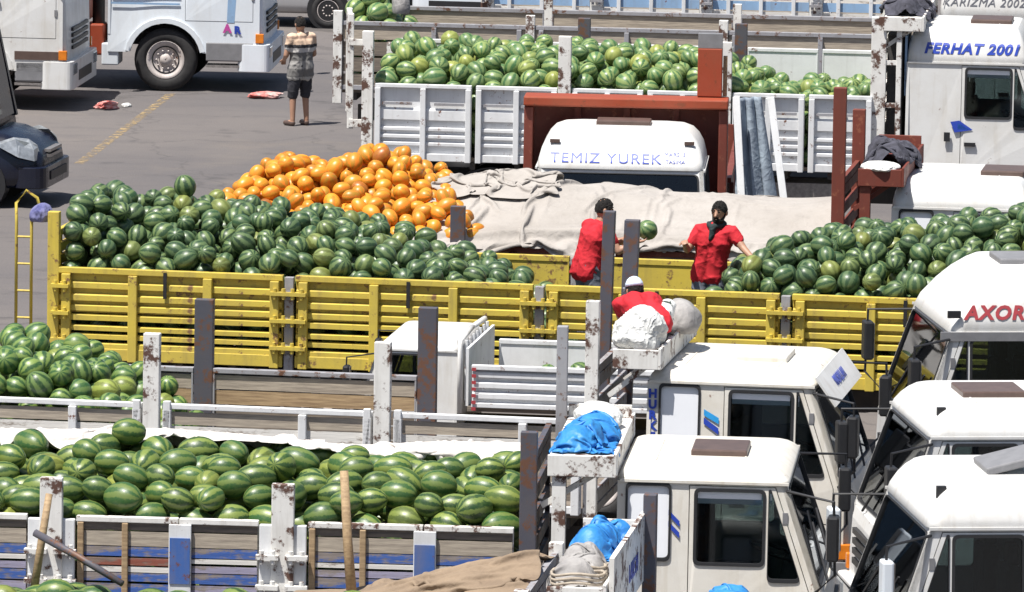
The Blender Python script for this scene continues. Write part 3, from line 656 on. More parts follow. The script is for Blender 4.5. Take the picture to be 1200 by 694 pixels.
# ================================================================== the truck of long striped melons (row nearest but one)
B = truck_root('striped_melon_truck', -4.41, 68.40, 4.5, 'cream-cabbed truck with blue and bare plank sides, heaped with long striped watermelons')
B_ZR, B_ZF = 2.03, 1.12
bpx = [-3.65, -1.59, .47, 2.53, 4.62]
PB = [(1.945, .07, .03, 'wood'), (1.835, .13, .03, 'woodpale'), (1.72, .085, .03, 'woodblue'), (1.648, .04, .036, 'woodwhite'), (1.575, .06, .03, 'woodlilac'), (1.49, .09, .03, 'woodblue'), (1.38, .10, .03, 'woodlilac'), (1.26, .11, .03, 'woodwhite')]
PB2 = [(1.945, .07, .03, 'wood'), (1.835, .13, .03, 'woodpale'), (1.72, .085, .03, 'woodblue'), (1.63, .065, .036, 'woodred'), (1.56, .05, .03, 'woodwhite'), (1.49, .075, .03, 'woodblue'), (1.38, .10, .03, 'woodblue'), (1.26, .11, .03, 'woodlilac')]
for s in (-1, 1):
    for i in range(4):
        a, b = bpx[i] + .22, bpx[i + 1] - (.22 if i < 3 else .05); mid = a + (b - a) * .56
        panel(B, a, mid, 1.12, B_ZR, s * W / 2, s, 'rustwhite', PB2 if i % 2 == 0 else PB, [a + .04, a + (mid - a) * .48], rail=(.05, .07), stile_m='woodtan', stile_w=.055, piece='plank', stile_out=.03)
        panel(B, mid + .01, b, 1.12, B_ZR, s * W / 2, s, 'rustwhite', PB, [], rail=(.05, .07), piece='plank')
        MB().box(mid - .08, mid + .12, s * (W / 2 + .055) - .012, s * (W / 2 + .055) + .012, 1.1, 1.98).build('side_brace', 'bedwhite', B, bevel=.006)
        MB().box(mid - .07, mid + .11, s * (W / 2 + .07) - .006, s * (W / 2 + .07) + .006, 1.45, 1.86).build('blue_patch', 'blue', B)
    for x in bpx[:4]:
        MB().box(x - .21, x + .21, s * (W / 2 + .03) - .03, s * (W / 2 + .03) + .03, .98, 2.0).build('hinge_plate', 'bedwhite', B, bevel=.01)
        post(B, x, s * (W / 2 + .05), .95, 2.37, .20, .09, 'rustwhite')
        for dx in (-.13, .13): hinge_set(B, x + dx, s * (W / 2 + .03), s, (1.72, 1.45), 'rustwhite')
floor(B, -3.7, 4.66, B_ZF, W); headboard(B, 4.66, W, 1.1, 2.60, 'darkpost', 6, 2.88, None, 'darkpost', .15); post(B, 4.80, W / 2 - .06, 1.1, 3.50, .10, .10, 'rustgrey')
MB().box(-3.74, -3.68, -W / 2, W / 2, 1.1, 2.03).build('tailgate', 'woodpale', B)
shelf(B, 4.86, 5.44, W, 2.66, 'rustwhite'); chassis(B, -3.5, 6.8, (-1.2, .15), fuel=3.4)
MB().box(4.90, 5.02, -W / 2 + .0, -W / 2 + .14, 1.1, 2.62).build('shelf_post', 'rustwhite', B)
cB = cab(B, 5.47, L=1.82, W=2.36, zs=2.46, zt=2.575, m='cream', hatch=(.60, 1.10))
side_decal(B, cB, -1, [(.455, 2.16), (.555, 2.06), (.555, 2.11), (.455, 2.21)], 'inkblue'); side_decal(B, cB, -1, [(.455, 2.06), (.555, 1.96), (.555, 2.01), (.455, 2.11)], 'inkblue')

# ================================================================== the half empty plank truck behind it
C = truck_root('plank_truck', -3.35, 74.92, 9.0, 'cream-cabbed truck with grey plank sides and rusty white stakes, bed mostly empty')
C_ZR, C_ZF = 2.07, 1.15
cpx = [-4.45, -2.19, .08, 2.35, 4.34]
PC = [(1.93, .12, .03, 'woodpale'), (1.79, .13, .03, 'woodwhite'), (1.64, .13, .03, 'wood'), (1.49, .13, .03, 'woodpale'), (1.34, .13, .03, 'wood')]
PCf = [(1.93, .14, .03, 'woodpale'), (1.78, .14, .03, 'woodtan'), (1.63, .14, .03, 'wood'), (1.48, .13, .03, 'wood'), (1.34, .13, .03, 'wood')]
for s in (-1, 1):
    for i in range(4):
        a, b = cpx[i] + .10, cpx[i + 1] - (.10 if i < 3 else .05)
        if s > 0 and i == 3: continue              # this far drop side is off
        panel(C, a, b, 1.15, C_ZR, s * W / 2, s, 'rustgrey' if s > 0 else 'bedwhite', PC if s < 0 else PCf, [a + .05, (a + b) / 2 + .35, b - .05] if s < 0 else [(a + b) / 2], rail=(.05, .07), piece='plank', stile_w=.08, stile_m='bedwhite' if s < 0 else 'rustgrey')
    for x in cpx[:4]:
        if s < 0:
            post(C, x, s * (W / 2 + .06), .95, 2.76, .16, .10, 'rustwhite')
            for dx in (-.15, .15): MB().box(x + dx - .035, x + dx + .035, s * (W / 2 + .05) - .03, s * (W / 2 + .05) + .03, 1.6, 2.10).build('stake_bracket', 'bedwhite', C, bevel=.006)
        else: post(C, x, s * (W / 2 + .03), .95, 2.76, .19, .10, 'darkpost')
floor(C, -4.5, 4.36, C_ZF, W); headboard(C, 4.34, W, 1.1, 2.55, 'rustgrey', 6, 3.22, None, 'rustwhite', .13)
post(C, 4.12, W / 2 - .06, 1.1, 3.80, .12, .10, 'darkpost', lean=.05); post(C, 4.33, W / 2 - .06, 1.1, 3.72, .15, .10, 'darkpost', lean=.07)
MB().box(-4.54, -4.48, -W / 2, W / 2, 1.15, 2.05).build('tailgate', 'wood', C)
shelf(C, 4.58, 5.02, W, 2.74, 'rustwhite'); chassis(C, -4.3, 6.4, (-2.0, -.7), fuel=2.9)
cC = cab(C, 4.90, L=1.93, W=2.36, zs=2.45, zt=2.565, m='cream', hatch=(.75, 1.25), hatch_m='cream', visor='white')
side_decal(C, cC, -1, [(.555, 2.06), (.70, 1.96), (.70, 2.02), (.555, 2.12)], 'inkblue'); side_decal(C, cC, -1, [(.555, 2.14), (.70, 2.06), (.70, 2.12), (.555, 2.20)], 'inkcyan')
for i, ch in enumerate('HURKET'):
    lettering(ch, .115, 'inkblue', C, cC['mat4'] @ Vector((.055, -(cC['hw'](2.3) + .012), 2.33 - .105 * i)), (1, 0, 0), (0, 0, 1), bold=.006)
lettering('MASALLAH', .15, 'inkblue', C, cC['mat4'] @ Vector((cC['fx'](2.45) + .01 + .10 + .02, 0, 2.45 + .075 - .135 + .017)), (0, 1, 0), (-.20, 0, .27), bold=.004)

# ================================================================== the truck whose load shows only along the bottom of the picture
A = truck_root('brown_tarpaulin_truck', -4.1, 62.10, 7.0, 'low plank truck under a brown tarpaulin, melons and loose poles on its load')
A_ZR, A_ZF = 1.93, 1.05
PA = [(1.80, .14, .03, 'wood'), (1.63, .14, .03, 'woodpale'), (1.46, .14, .03, 'woodblue'), (1.29, .14, .03, 'wood')]
apx = [-2.6, -.5, 1.6, 4.35]
for s in (-1, 1):
    for i in range(3): panel(A, apx[i] + .08, apx[i + 1] - .08, 1.05, A_ZR, s * W / 2, s, 'rustgrey', PA, [apx[i] + .15, apx[i + 1] - .15], rail=(.05, .07), piece='plank', stile_w=.08, stile_m='rustwhite')
    for x in apx[:3]: post(A, x, s * (W / 2 + .02), .95, 2.0, .12, .09, 'rustgrey')
floor(A, -2.65, 4.38, A_ZF, W, 'woodpale'); headboard(A, 4.36, W, 1.05, 2.50, 'rustgrey', 6, 2.58, 2.58, 'rustwhite', .12)
MB().box(-2.69, -2.63, -W / 2, W / 2, 1.05, 1.93).build('tailgate', 'wood', A)
shelf(A, 4.60, 5.05, W, 2.58, 'rustwhite', guard=.2); chassis(A, -2.4, 6.2, (-.6,), fuel=2.4)
gb = MB().box(5.09, 5.13, -W / 2 + .05, W / 2 - .02, 2.30, 2.86).build('guard_board', 'rustwhite', A)
lettering('LALE 34', .20, 'inkblue', gb, (5.134, .25, 2.54), (0, 1, 0), (0, 0, 1), bold=.006)
post(A, 5.17, W / 2 - .10, 1.6, 3.02, .11, .12, 'darkpost', name='guard_post')
cab(A, 5.28, k=.78, m='cream', hatch=None)
lp = tag(MB().tube([(0, 0, 0), (-.05, .05, .55), (-.09, .10, 1.15)], [.045, .04, .035], 8).build('wooden_pole', 'woodtan', None, True), 'tan wooden stake standing upright among melons on the brown tarpaulin truck', 'pole')

# ================================================================== beige tarpaulin truck with the orange melons, behind the yellow one
Et = truck_root('red_oxide_truck', -3.53, 89.67, 8.0, 'white-cabbed truck with red oxide headboard, orange melons and a beige tarpaulin on its bed')
E_ZR, E_ZF = 1.85, 1.10
PE = [(1.72, .14, .03, 'woodred'), (1.55, .14, .03, 'wood'), (1.38, .14, .03, 'wood'), (1.22, .14, .03, 'woodred')]
epx = [.0, 2.5, 5.0, 7.45]
for s in (-1, 1):
    for i in range(3): panel(Et, epx[i] + .08, epx[i + 1] - .08, 1.08, E_ZR, s * W / 2, s, 'redrust', PE, [epx[i] + .15, (epx[i] + epx[i + 1]) / 2, epx[i + 1] - .15], rail=(.06, .07), piece='plank', stile_w=.08)
    post(Et, 0, s * (W / 2 + .02), .95, 1.95, .12, .09, 'redrust'); post(Et, 2.5, s * (W / 2 + .02), .95, 1.95, .12, .09, 'redrust'); post(Et, 5.0, s * (W / 2 + .02), .95, 1.95, .12, .09, 'redrust')
post(Et, 3.10, -(W / 2 + .03), .95, 2.30, .17, .09, 'darkpost')
floor(Et, 0, 7.5, E_ZF, W); headboard(Et, 7.46, W, 1.1, 2.7, 'redrust', 7, 3.80, 3.3, 'redrust', .15)
MB().box(-.05, .01, -W / 2, W / 2, 1.08, 1.88).build('tailgate', 'redrust', Et)
shelf(Et, 7.72, 8.22, W, 2.84, 'redrust', guard=.16); chassis(Et, .2, 9.7, (1.6, 2.95), fuel=5.8)
MB().box(7.74, 7.86, -W / 2, -W / 2 + .12, 1.1, 2.78).build('shelf_post', 'redrust', Et)
cE = cab(Et, 8.10, L=1.9, zs=2.43, zt=2.74, m='white', hatch=(.95, 1.45))

# ================================================================== white cab facing the camera in a red frame
F = tag(empty('red_framed_truck', (1.36, 93.35, 0), R(-93)), 'white cab with a blue name on its brow, standing in a red frame', 'truck')
cF = cab(F, 0, L=1.9, W=2.14, zs=2.31, zt=2.76, m='white', roof_front=.42, hatch=(.42, .80), mirror=False)
roof_front_text(F, cF, 'TEMIZ YUREK', -.18, .27, .20, 'inkblue', .0, 1.12)
roof_front_text(F, cF, 'MARS. 3.', .66, .40, .075, 'inkblue', .0); roof_front_text(F, cF, 'TASIMA', .66, .22, .07, 'inkblue', .0)
for v in (-.80, .82):
    MB().box(-.06, .06, -.02, .02, 0, .04).build('marker_lamp', 'hatch', F, loc=(1.38, v, 2.60), rot=(0, 0, R(90)))
h = MB(); h.box(-.34, -.26, -1.24, 1.24, 1.05, 2.96); fb = h.build('headboard', 'redrust', F)
MB().box(-.30, .16, -1.25, 1.25, 2.90, 3.02).build('top_lip', 'rednew', F, bevel=.02)  # brighter red than the headboard: the sunlit top band put into the colour
for s in (-1, 1): MB().box(-.26, .10, s * 1.19 - .055, s * 1.19 + .055, 1.05, 2.89).build('side_lip', 'redrust', F, bevel=.015)
for y in (-.6, 0, .6): MB().box(-.26, -.20, y - .04, y + .04, 1.1, 2.88).build('rib_or_shade_line', 'redrust', fb)
for s in (-1, 1):
    for i in range(2):
        a, b = -.40 - 3.0 * (i + 1) + .05, -.40 - 3.0 * i - .05
        panel(F, a, b, 1.08, 2.0, s * W / 2, s, 'redrust', [(1.85, .16, .03, 'wood'), (1.66, .16, .03, 'woodred'), (1.47, .16, .03, 'wood'), (1.28, .16, .03, 'wood')], [a + .1, b - .1], piece='plank', rail=(.06, .07))
floor(F, -6.4, -.38, 1.1, W); chassis(F, -6.2, 1.4, (-4.6,))
MB().box(-6.46, -6.40, -W / 2, W / 2, 1.08, 2.0).build('tailgate', 'redrust', F)
rb = MB().box(-.30, -.12, .86, 1.16, 3.03, 3.62).build('stake_board', 'rednew', F, bevel=.01)
MB().box(-.29, -.14, .86, 1.16, 3.625, 3.80).build('stake_cap', 'grey', F)
MB().box(-.31, -.20, 1.17, 1.22, 3.03, 3.52).build('stake_strip', 'woodtan', F)

# ================================================================== white panelled truck (FERHAT)
G = truck_root('white_panel_truck', -1.86, 103.54, 6.1, 'white panel-sided truck with a tall white cab, heaped with pale green watermelons')
G_ZR, G_ZF = 2.20, 1.22
PG = [(1.60, .045, .04, 'bedwhite'), (1.50, .045, .04, 'bedwhite'), (1.40, .045, .04, 'bedwhite')]
for s in (-1, 1):
    top = G_ZR if s < 0 else 2.56
    for a, b in ((.12, 1.42), (1.48, 2.57), (2.77, 3.72), (3.78, 4.72), (4.92, 5.88), (5.94, 6.78)):
        m_ = (a + b) / 2
        panel(G, a, b, 1.17, top, s * W / 2, s, 'bedwhite', PG + [(1.80, .16, .03, 'bedwhite')], [a + .04, m_, b - .04], rail=(.05, .10), backing=(1.2, top - .02, 'bedwhite'), stile_w=.075)
        if s < 0:
            for x in (a + .3, b - .3): MB().box(x - .2, x + .2, -W / 2 - .045, -W / 2 - .02, 1.92, 1.955).build('rib_or_shade_line', 'rustgrey', G)  # dark grey lines painting the inset shade near the panel tops
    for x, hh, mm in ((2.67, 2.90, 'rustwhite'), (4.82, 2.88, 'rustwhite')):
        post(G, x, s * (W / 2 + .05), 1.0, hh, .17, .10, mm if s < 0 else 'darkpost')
post(G, .02, -W / 2 - .03, 1.0, 2.9, .15, .12, 'rustwhite'); post(G, .02, W / 2 + .03, 1.0, 2.5, .12, .12, 'rustwhite')
# tail door swung open
td = MB(); td.box(-.04, .04, 0, .11, -1.45, .10); td.box(-.04, .04, .75, .86, -1.3, .10); td.box(-.03, .03, .11, .75, -1.35, -1.22); td.box(-.03, .03, .11, .75, -.05, .08)
td.build('tail_door', 'rustwhite', G, loc=(-.22, -W / 2 + .02, 3.02), rot=(0, 0, R(9)), bevel=.01)
MB().box(-.24, .0, -W / 2 + .0, -W / 2 + .05, 1.6, 1.7).build('tail_door_hinge', 'rustwhite', G)
MB().box(-.24, .0, -W / 2 + .0, -W / 2 + .05, 2.7, 2.78).build('tail_door_hinge', 'rustwhite', G)
floor(G, 0, 6.85, G_ZF, W); headboard(G, 6.82, W, 1.2, 3.1, 'rustwhite', 7, 3.26, 3.26, 'rustwhite', .20)
post(G, 7.12, -W / 2 + .05, 1.1, 3.15, .07, .06, 'rustwhite', name='frame_upright')
MB().box(6.90, 7.14, -W / 2 + .03, -W / 2 + .08, 2.62, 2.68).build('frame_rung', 'rustwhite', G); MB().box(6.90, 7.14, -W / 2 + .03, -W / 2 + .08, 2.05, 2.11).build('frame_rung', 'rustwhite', G)
MB().box(6.95, 7.16, -W / 2 + .3, W / 2 - .2, 1.2, 3.0).build('rear_locker', 'dark', G)
shelf(G, 6.90, 7.42, W, 3.24, 'rustwhite', guard=.1); chassis(G, .2, 8.9, (1.7, 3.0), fuel=5.4)
cG = cab(G, 7.22, L=1.92, zs=2.66, zt=3.12, dz=0.0, m='white', sleeper=None, hatch=(.80, 1.35), glass_m='glass')
roof_side_text(G, cG, -1, 'FERHAT 2001', .86, .40, .20, 'inkblue', .25, .008, 1.1)
side_decal(G, cG, -1, [(.70, 1.86), (.70, 1.78), (.88, 1.78)], 'inkcyan'); side_decal(G, cG, -1, [(.60, 1.88), (.66, 1.74), (.90, 1.78), (.72, 1.90)], 'inkblue')
MB().box(.52, .60, -1.21, -1.18, 1.62, 1.74).build('filler_cap', 'black', G, mat4=cG['mat4'])
MB().box(.0, .03, -1.05, -.7, 2.2, 3.0).build('air_deflector', 'skyblue', G, loc=(7.19, 0, 0))

# ================================================================== trucks further back
Hh = truck_root('grey_plank_truck', -1.85, 112.0, 6.0, 'grey plank-sided truck with a tall white cab, behind the white panelled truck')
PH = [(2.04, .20, .03, 'woodpale'), (1.80, .20, .03, 'wood'), (1.57, .20, .03, 'wood'), (1.34, .18, .03, 'wood')]
for s in (-1, 1):
    for i in range(3):
        a, b = -.6 + 2.8 * i + .06, -.6 + 2.8 * (i + 1) - .06; panel(Hh, a, b, 1.2, 2.2, s * W / 2, s, 'rustgrey', PH, [a + .1, (a + b) / 2, b - .1], piece='plank', rail=(.06, .07))
    for i in range(4): post(Hh, -.6 + 2.8 * i, s * (W / 2 + .03), 1.0, 2.35, .13, .10, 'rustwhite')
floor(Hh, -.6, 7.8, 1.2, W); headboard(Hh, 7.8, W, 1.2, 2.9, 'rustgrey', 6); chassis(Hh, -.4, 10.0, (1.2, 2.5))
cH = cab(Hh, 8.10, L=2.0, zs=2.45, zt=3.15, m='white', hatch=None); roof_side_text(Hh, cH, -1, 'KARIZMA 2002', .62, .33, .17, 'inkgrey', .25, .0, 1.08)
J = truck_root('blue_sided_truck', -.35, 121.3, 5.0, 'far truck with pale blue and white plank sides and rusty stakes')
PJ = [(2.05, .16, .03, 'woodblue'), (1.86, .16, .03, 'woodwhite'), (1.67, .14, .03, 'skyblue'), (1.50, .16, .03, 'woodwhite'), (1.33, .12, .03, 'woodpale')]
for s in (-1, 1):
    for i in range(4):
        a, b = 1.72 * i + .10, 1.72 * (i + 1) - .10; panel(J, a, b, 1.2, 2.2, s * W / 2, s, 'bedwhite', PJ, [a + .25, (a + b) / 2, b - .25], piece='plank', rail=(.06, .10), stile_w=.06)
    for i in range(5):
        x = 1.72 * i; MB().box(x - .10, x + .10, s * (W / 2 + .03) - .04, s * (W / 2 + .03) + .04, 1.0, 2.3).build('stake', 'rustwhite', J, bevel=.01); hinge_set(J, x, s * (W / 2 + .05), s, (1.4, 1.7, 2.0), 'rustgrey')
floor(J, 0, 6.9, 1.2, W); headboard(J, 6.9, W, 1.2, 2.6, 'bedwhite', 6); chassis(J, .2, 9.2, (1.3, 2.6)); cab(J, 7.4, m='white', hatch=None)

# white lorries at the left rear
T2 = truck_root('white_lorry', -6.45, 122.6, 4.0, 'white lorry with a round steel wheel, parked in front of an orange-red lorry body', 'truck')
c2 = cab(T2, 0.05, L=2.42, W=2.40, zs=2.75, zt=3.2, m='bluewhite', xw=.92, wr=.5, sleeper=None)
side_decal(T2, c2, -1, [(1.90, 1.12), (2.02, 1.12), (2.06, 1.70), (1.92, 1.70)], 'skyblue'); lettering('A', .18, 'inkpink', T2, (1.96, -1.215, 1.02), (1, 0, 0), (0, 0, 1), bold=.01); lettering('R', .16, 'inkblue', T2, (2.12, -1.215, 1.0), (1, 0, 0), (0, 0, 1), bold=.01)
for z in (1.38, 1.52): MB().box(.1, 1.2, -1.212, -1.203, z, z + .03).build('trim_line', 'skyblue', T2)
MB().box(-.05, .22, -1.18, -.6, .40, .75).build('battery_box', 'bluewhite', T2, bevel=.02)
MB().box(1.62, 2.38, -1.215, -1.16, .50, .80).build('step_panel', 'grey', T2, bevel=.02)
chassis(T2, -5.0, 2.2, (-3.4,)); 
MB().box(-5.5, -.32, -1.22, 1.22, 1.05, 2.5).build('cargo_body', 'rednew', T2, bevel=.02)
MB().box(-.30, -.02, -1.15, -.7, .55, 1.05).build('tool_box', 'rednew', T2, bevel=.03)
MB().tube([(-.12, -1.0, 1.0), (-.12, -1.0, 2.8)], .10, 10).build('air_intake', 'black', T2, True)
MB().box(-.45, -.31, -1.24, -1.0, 1.0, 2.5).build('corner_post', 'rednew', T2)
T1 = truck_root('white_tractor_lorry', -8.62, 119.5, 6.0, 'white lorry with a grey bumper, its cab beside the orange-red lorry body', 'truck')
c1 = cab(T1, 0.0, L=1.75, W=2.40, zs=2.75, zt=3.2, m='white', sleeper=None, xw=.35)
MB().box(1.0, 1.72, -1.212, -1.16, .80, .93).build('trim_panel', 'hatch', T1); MB().box(1.0, 1.70, -1.20, -1.14, .45, .78).build('step_panel', 'grey', T1, bevel=.03)
chassis(T1, -4.0, 1.5, (-2.4,)); MB().box(-4.4, -.3, -1.2, 1.2, 1.1, 2.4).build('cargo_body', 'bedwhite', T1)

# left-facing cabs at the right
def facing_left(name, x, y, yaw, label, **kw):
    T = tag(empty(name, (x, y, 0), R(180 + yaw)), label, 'truck'); c = cab(T, 0, **kw); chassis(T, -3.5, kw.get('L', 1.75) - .4, (-2.3,))
    MB().box(-3.6, -.35, -1.22, 1.22, 1.05, 1.15).build('bed_floor', 'wood', T); 
    MB().box(-.42, -.36, -1.22, 1.22, 1.15, 2.3).build('headboard', 'rustgrey', T); return T, c
R1, cR1 = facing_left('left_facing_truck', 5.02, 65.75, 7.0, 'white cab nosed towards the cream cabs, its dark roof hatch tipped up', L=1.9, zs=2.46, zt=2.80, m='white', mirror_m='bluewhite', hatch=(.30, .95), hatch_m='grey', hatch_tilt=R(14), glass_m='glass', roof_front=.2)
R2, cR2 = facing_left('left_facing_truck', 5.32, 71.3, 7.0, 'white cab nosed towards the cream cab with a visor, flat dark hatch on its roof', L=1.9, zs=2.40, zt=2.66, m='white', hatch=(.55, 1.15), hatch_m='hatch', roof_front=.2)
R3, cR3 = facing_left('left_facing_truck', 5.88, 77.35, 7.0, 'tall white cab lettered in red along its roof, in front of the yellow truck', L=1.95, zs=2.55, zt=3.14, m='white', hatch=(.35, 1.0), hatch_m='grey', roof_front=.55)
roof_side_text(R3, cR3, 1, 'AXOR', 1.20, .33, .20, 'inkred', .2, .008, 1.12)
MB().box(-.0, 1.74, cR3['Wt'] - .01, cR3['Wt'] + .028, 2.47, 2.56).build('roof_trim', 'grey', R3)
MB().box(1.54, 1.67, cR3['Wt'] - .03, cR3['Wt'] + .02, 2.70, 2.77).build('marker_lamp', 'black', R3)
for Rr, cc in ((R1, cR1), (R2, cR2)): MB().box(1.40, 1.48, .78, .84, cc['zt'] - .13, cc['zt'] - .02).build('marker_lamp', 'black', Rr)

# small white truck between, facing left
P = tag(empty('small_white_truck', (.08, 80.75, 0), R(180 - 8.0)), 'small white flatbed truck with ribbed low sides, behind the plank truck', 'truck')
cP = cab(P, .52, L=1.55, W=2.60, zs=2.47, zt=2.62, k=.70, m='white', hatch=None, mirror=True)
for s in (-1, 1):
    panel(P, -1.75, .35, 1.17, 1.62, s * 1.0, s, 'bedwhite', [(1.52, .06, .04, 'bedwhite'), (1.41, .06, .04, 'bedwhite'), (1.30, .06, .04, 'bedwhite')], [], rail=(.05, .05), backing=(1.2, 1.58, 'bedwhite'))
    for i in range(7):
        a_, b_ = sorted((s * 1.0 + s * .056, s * 1.0 + s * .062)); MB().box(.30, .345, a_, b_, 1.14 + .07 * i, 1.175 + .07 * i).build('reflector_stripe', 'inkred', P)
    MB().tube([(.48, s * .98, 1.1), (.48, s * .98, 1.74), (.50, s * .90, 1.85), (.50, 0, 1.88)], .03, 8).build('rack_hoop', 'white', P, True)
MB().box(-1.8, .4, -.98, .98, 1.12, 1.17).build('bed_floor', 'wood', P); MB().box(-1.80, -1.76, -1.0, 1.0, 1.17, 1.6).build('tailgate', 'bedwhite', P)
hs = MB().box(.395, .425, -.95, .95, 1.17, 1.78).build('headboard', 'bedwhite', P)
for y in (-.75, -.5, -.25, 0, .25, .5, .75): MB().tube([(.45, y, 1.2), (.45, y, 1.84)], .018, 6).build('rack_bar', 'bedwhite', P)
chp = MB().box(-1.6, 1.2, -.4, .4, .7, .9).build('chassis', 'chassis', P)
for s in (-1, 1): wheel(P, -1.0, s * .85, .37, flip=s > 0, k=.74)

# ------------------------------------------------------------------ melons: dropped one by one into the beds
def melon_base(nu, nv, seed=0):
    vs_, fs, uv = [], [], []
    for j in range(nv + 1):
        t = math.pi * j / nv
        for i in range(nu):
            a = math.tau * i / nu
            p = Vector((math.cos(t), math.sin(t) * math.cos(a), math.sin(t) * math.sin(a)))      # axis = x
            p *= 1 + .03 * noise.noise(p * 1.3 + Vector((seed * 5.1, 0, 0))) + .012 * math.cos(a * 7) * math.sin(t)
            if j in (0, nv): p.x *= .975
            vs_.append(tuple(p))
    for j in range(nv):
        for i in range(nu):
            i2 = (i + 1) % nu
            fs.append((j * nu + i, (j + 1) * nu + i, (j + 1) * nu + i2, j * nu + i2))
            uv.append([(i / nu, j / nv), (i / nu, (j + 1) / nv), ((i + 1) / nu, (j + 1) / nv), ((i + 1) / nu, j / nv)])
    return np.array(vs_), np.array(fs), np.array(uv)
def melon_mesh(name, m, seed):
    v, f, uv = melon_base(20, 12, seed)
    me = bpy.data.meshes.new(name); me.from_pydata([tuple(p) for p in v], [], [tuple(q) for q in f])
    l = me.uv_layers.new(name='uv'); l.data.foreach_set('uv', uv.reshape(-1))
    a = me.attributes.new('mco', 'FLOAT_VECTOR', 'POINT'); a.data.foreach_set('vector', v.reshape(-1).astype(np.float32))
    me.polygons.foreach_set('use_smooth', [True] * len(f)); me.materials.append(M[m]); return me
def pack(x0, x1, y0, y1, zf, top, r, seed, avoid=(), K=70, fails=60, jit=.13):
    rng = np.random.default_rng(seed); P = np.zeros((4000, 3)); RR = np.zeros(4000); n = 0; bad = 0
    while bad < fails and n < 4000:
        rr = r * (1 + jit * rng.uniform(-1, 1))
        x = rng.uniform(x0 + rr, x1 - rr, K); y = rng.uniform(y0 + rr, y1 - rr, K); z = np.full(K, zf + rr)
        x[:8] = rng.choice([x0 + rr, x1 - rr], 8) ; y[8:20] = y0 + rr; y[20:26] = y1 - rr
        if n:
            d2 = (x[:, None] - P[None, :n, 0]) ** 2 + (y[:, None] - P[None, :n, 1]) ** 2; s = (rr + RR[None, :n]) * .985
            h = np.where(d2 < s * s, P[None, :n, 2] + np.sqrt(np.maximum(s * s - d2, 0)), -9); z = np.maximum(z, h.max(1))
        ok = np.array([z[i] + rr <= top(x[i], y[i]) and all((x[i] - a) ** 2 + (y[i] - b) ** 2 > (c + rr) ** 2 for a, b, c in avoid) for i in range(K)])
        if not ok.any(): bad += 1; continue
        z = np.where(ok, z, 99); i = int(z.argmin()); P[n] = (x[i], y[i], z[i]); RR[n] = rr; n += 1
        if n % 50 == 0: bad = max(0, bad - 10)
    return P[:n], RR[:n]
def ip(xs, zs_): return lambda x: float(np.interp(x, xs, zs_))
hB = ip([-.6, 1, 3, 4.6], [2.56, 2.54, 2.50, 2.50]); hD = ip([0, .15, 1, 2, 2.9, 3.5, 4.1, 4.7, 5.6, 6], [2.74, 2.80, 2.70, 2.66, 2.58, 2.44, 2.27, 2.08, 1.6, 1.25]); hD2 = ip([6.4, 6.9, 7.4, 8.0, 9.0, 10, 10.9], [1.3, 1.75, 2.2, 2.58, 2.66, 2.84, 2.92])
hG = ip([0, .5, 4.4, 4.9, 5.4, 6.8], [2.62, 2.72, 2.66, 2.52, 2.32, 2.29]); hC = ip([-2, -1.5, -1.0, -.6, -.3, .1, .5], [2.55, 2.50, 2.40, 2.26, 2.06, 1.6, 1.2]); hE = ip([.05, .3, .7, 1.1, 1.9, 2.5, 3.0, 3.6, 4.3], [2.05, 2.40, 2.70, 2.52, 2.80, 2.55, 2.28, 1.85, 1.2])
hH = ip([-.6, -.1, .15, .6], [2.75, 2.7, 2.2, 1.3])
MEN = [(5.95, .25, .30), (7.12, .05, .30)]
LOADS = [   # root, extents, floor, top surface, radius, stretch, material, label
    (B, (-.75, 4.60, -1.19, 1.19), B_ZF, lambda x, y: min(hB(x) if y < .5 else 2.46, 2.27 + .26 * (y + 1.2)), .134, (1.22, .97, .95), 'melon_long', 'long striped watermelon heaped on the blue and bare plank truck', 2.03),
    (D, (.06, 5.75, -1.20, 1.20), D_ZF, lambda x, y: min(hD(x), 2.30 + .34 * (y + 1.2) + .35 * max(0, .9 - x)), .115, (1.07, 1, 1), 'melon_round', 'round dark watermelon heaped towards the ladder end of the yellow truck', 2.05),
    (D, (6.3, 10.85, -1.20, 1.20), D_ZF, lambda x, y: min(hD2(x), 2.30 + .34 * (y + 1.2)), .115, (1.07, 1, 1), 'melon_round', 'round dark watermelon heaped beside the bearded man in the yellow truck', 2.05),
    (C, (-1.9, 1.1, -1.19, 1.19), C_ZF, lambda x, y: min(hC(x), 2.30 + .34 * (y + 1.2)), .120, (1.06, 1, 1), 'melon_green', 'round green watermelon in the small heap on the plank truck', 2.07),
    (A, (-.6, 3.3, -1.19, 1.19), A_ZF, lambda x, y: 2.20 + .04 * math.sin(x * 5), .140, (1.2, .97, .95), 'melon_long', 'long striped watermelon on the low truck with the brown tarpaulin', 1.93),
    (G, (.10, 6.75, -1.19, 1.19), G_ZF, lambda x, y: min(hG(x), 2.42 + .30 * (y + 1.2)), .124, (1.06, 1, 1), 'melon_pale', 'pale green watermelon heaped on the white panel-sided truck', 2.2),
    (Hh, (-.55, 1.2, -1.19, 1.19), 1.2, lambda x, y: min(hH(x), 2.5 + .3 * (y + 1.2)), .140, (1.1, 1, 1), 'melon_pale', 'pale watermelon at the tail of the grey plank truck', 2.2),
    (P, (-1.6, -.1, -.9, .9), 1.17, lambda x, y: 1.44 if (x > -.9 and abs(y) > .3) else 1.0, .12, (1.06, 1, 1), 'melon_green', 'watermelon lying in the bed of the small white flatbed', 1.62),
    (Et, (.05, 4.3, -1.19, 1.19), E_ZF, lambda x, y: min(hE(x), 2.12 + .36 * (y + 1.2)), .091, (1.2, 1, 1), 'melon_orange', 'orange melon heaped beside the beige tarpaulin', 1.85),
]
items = []
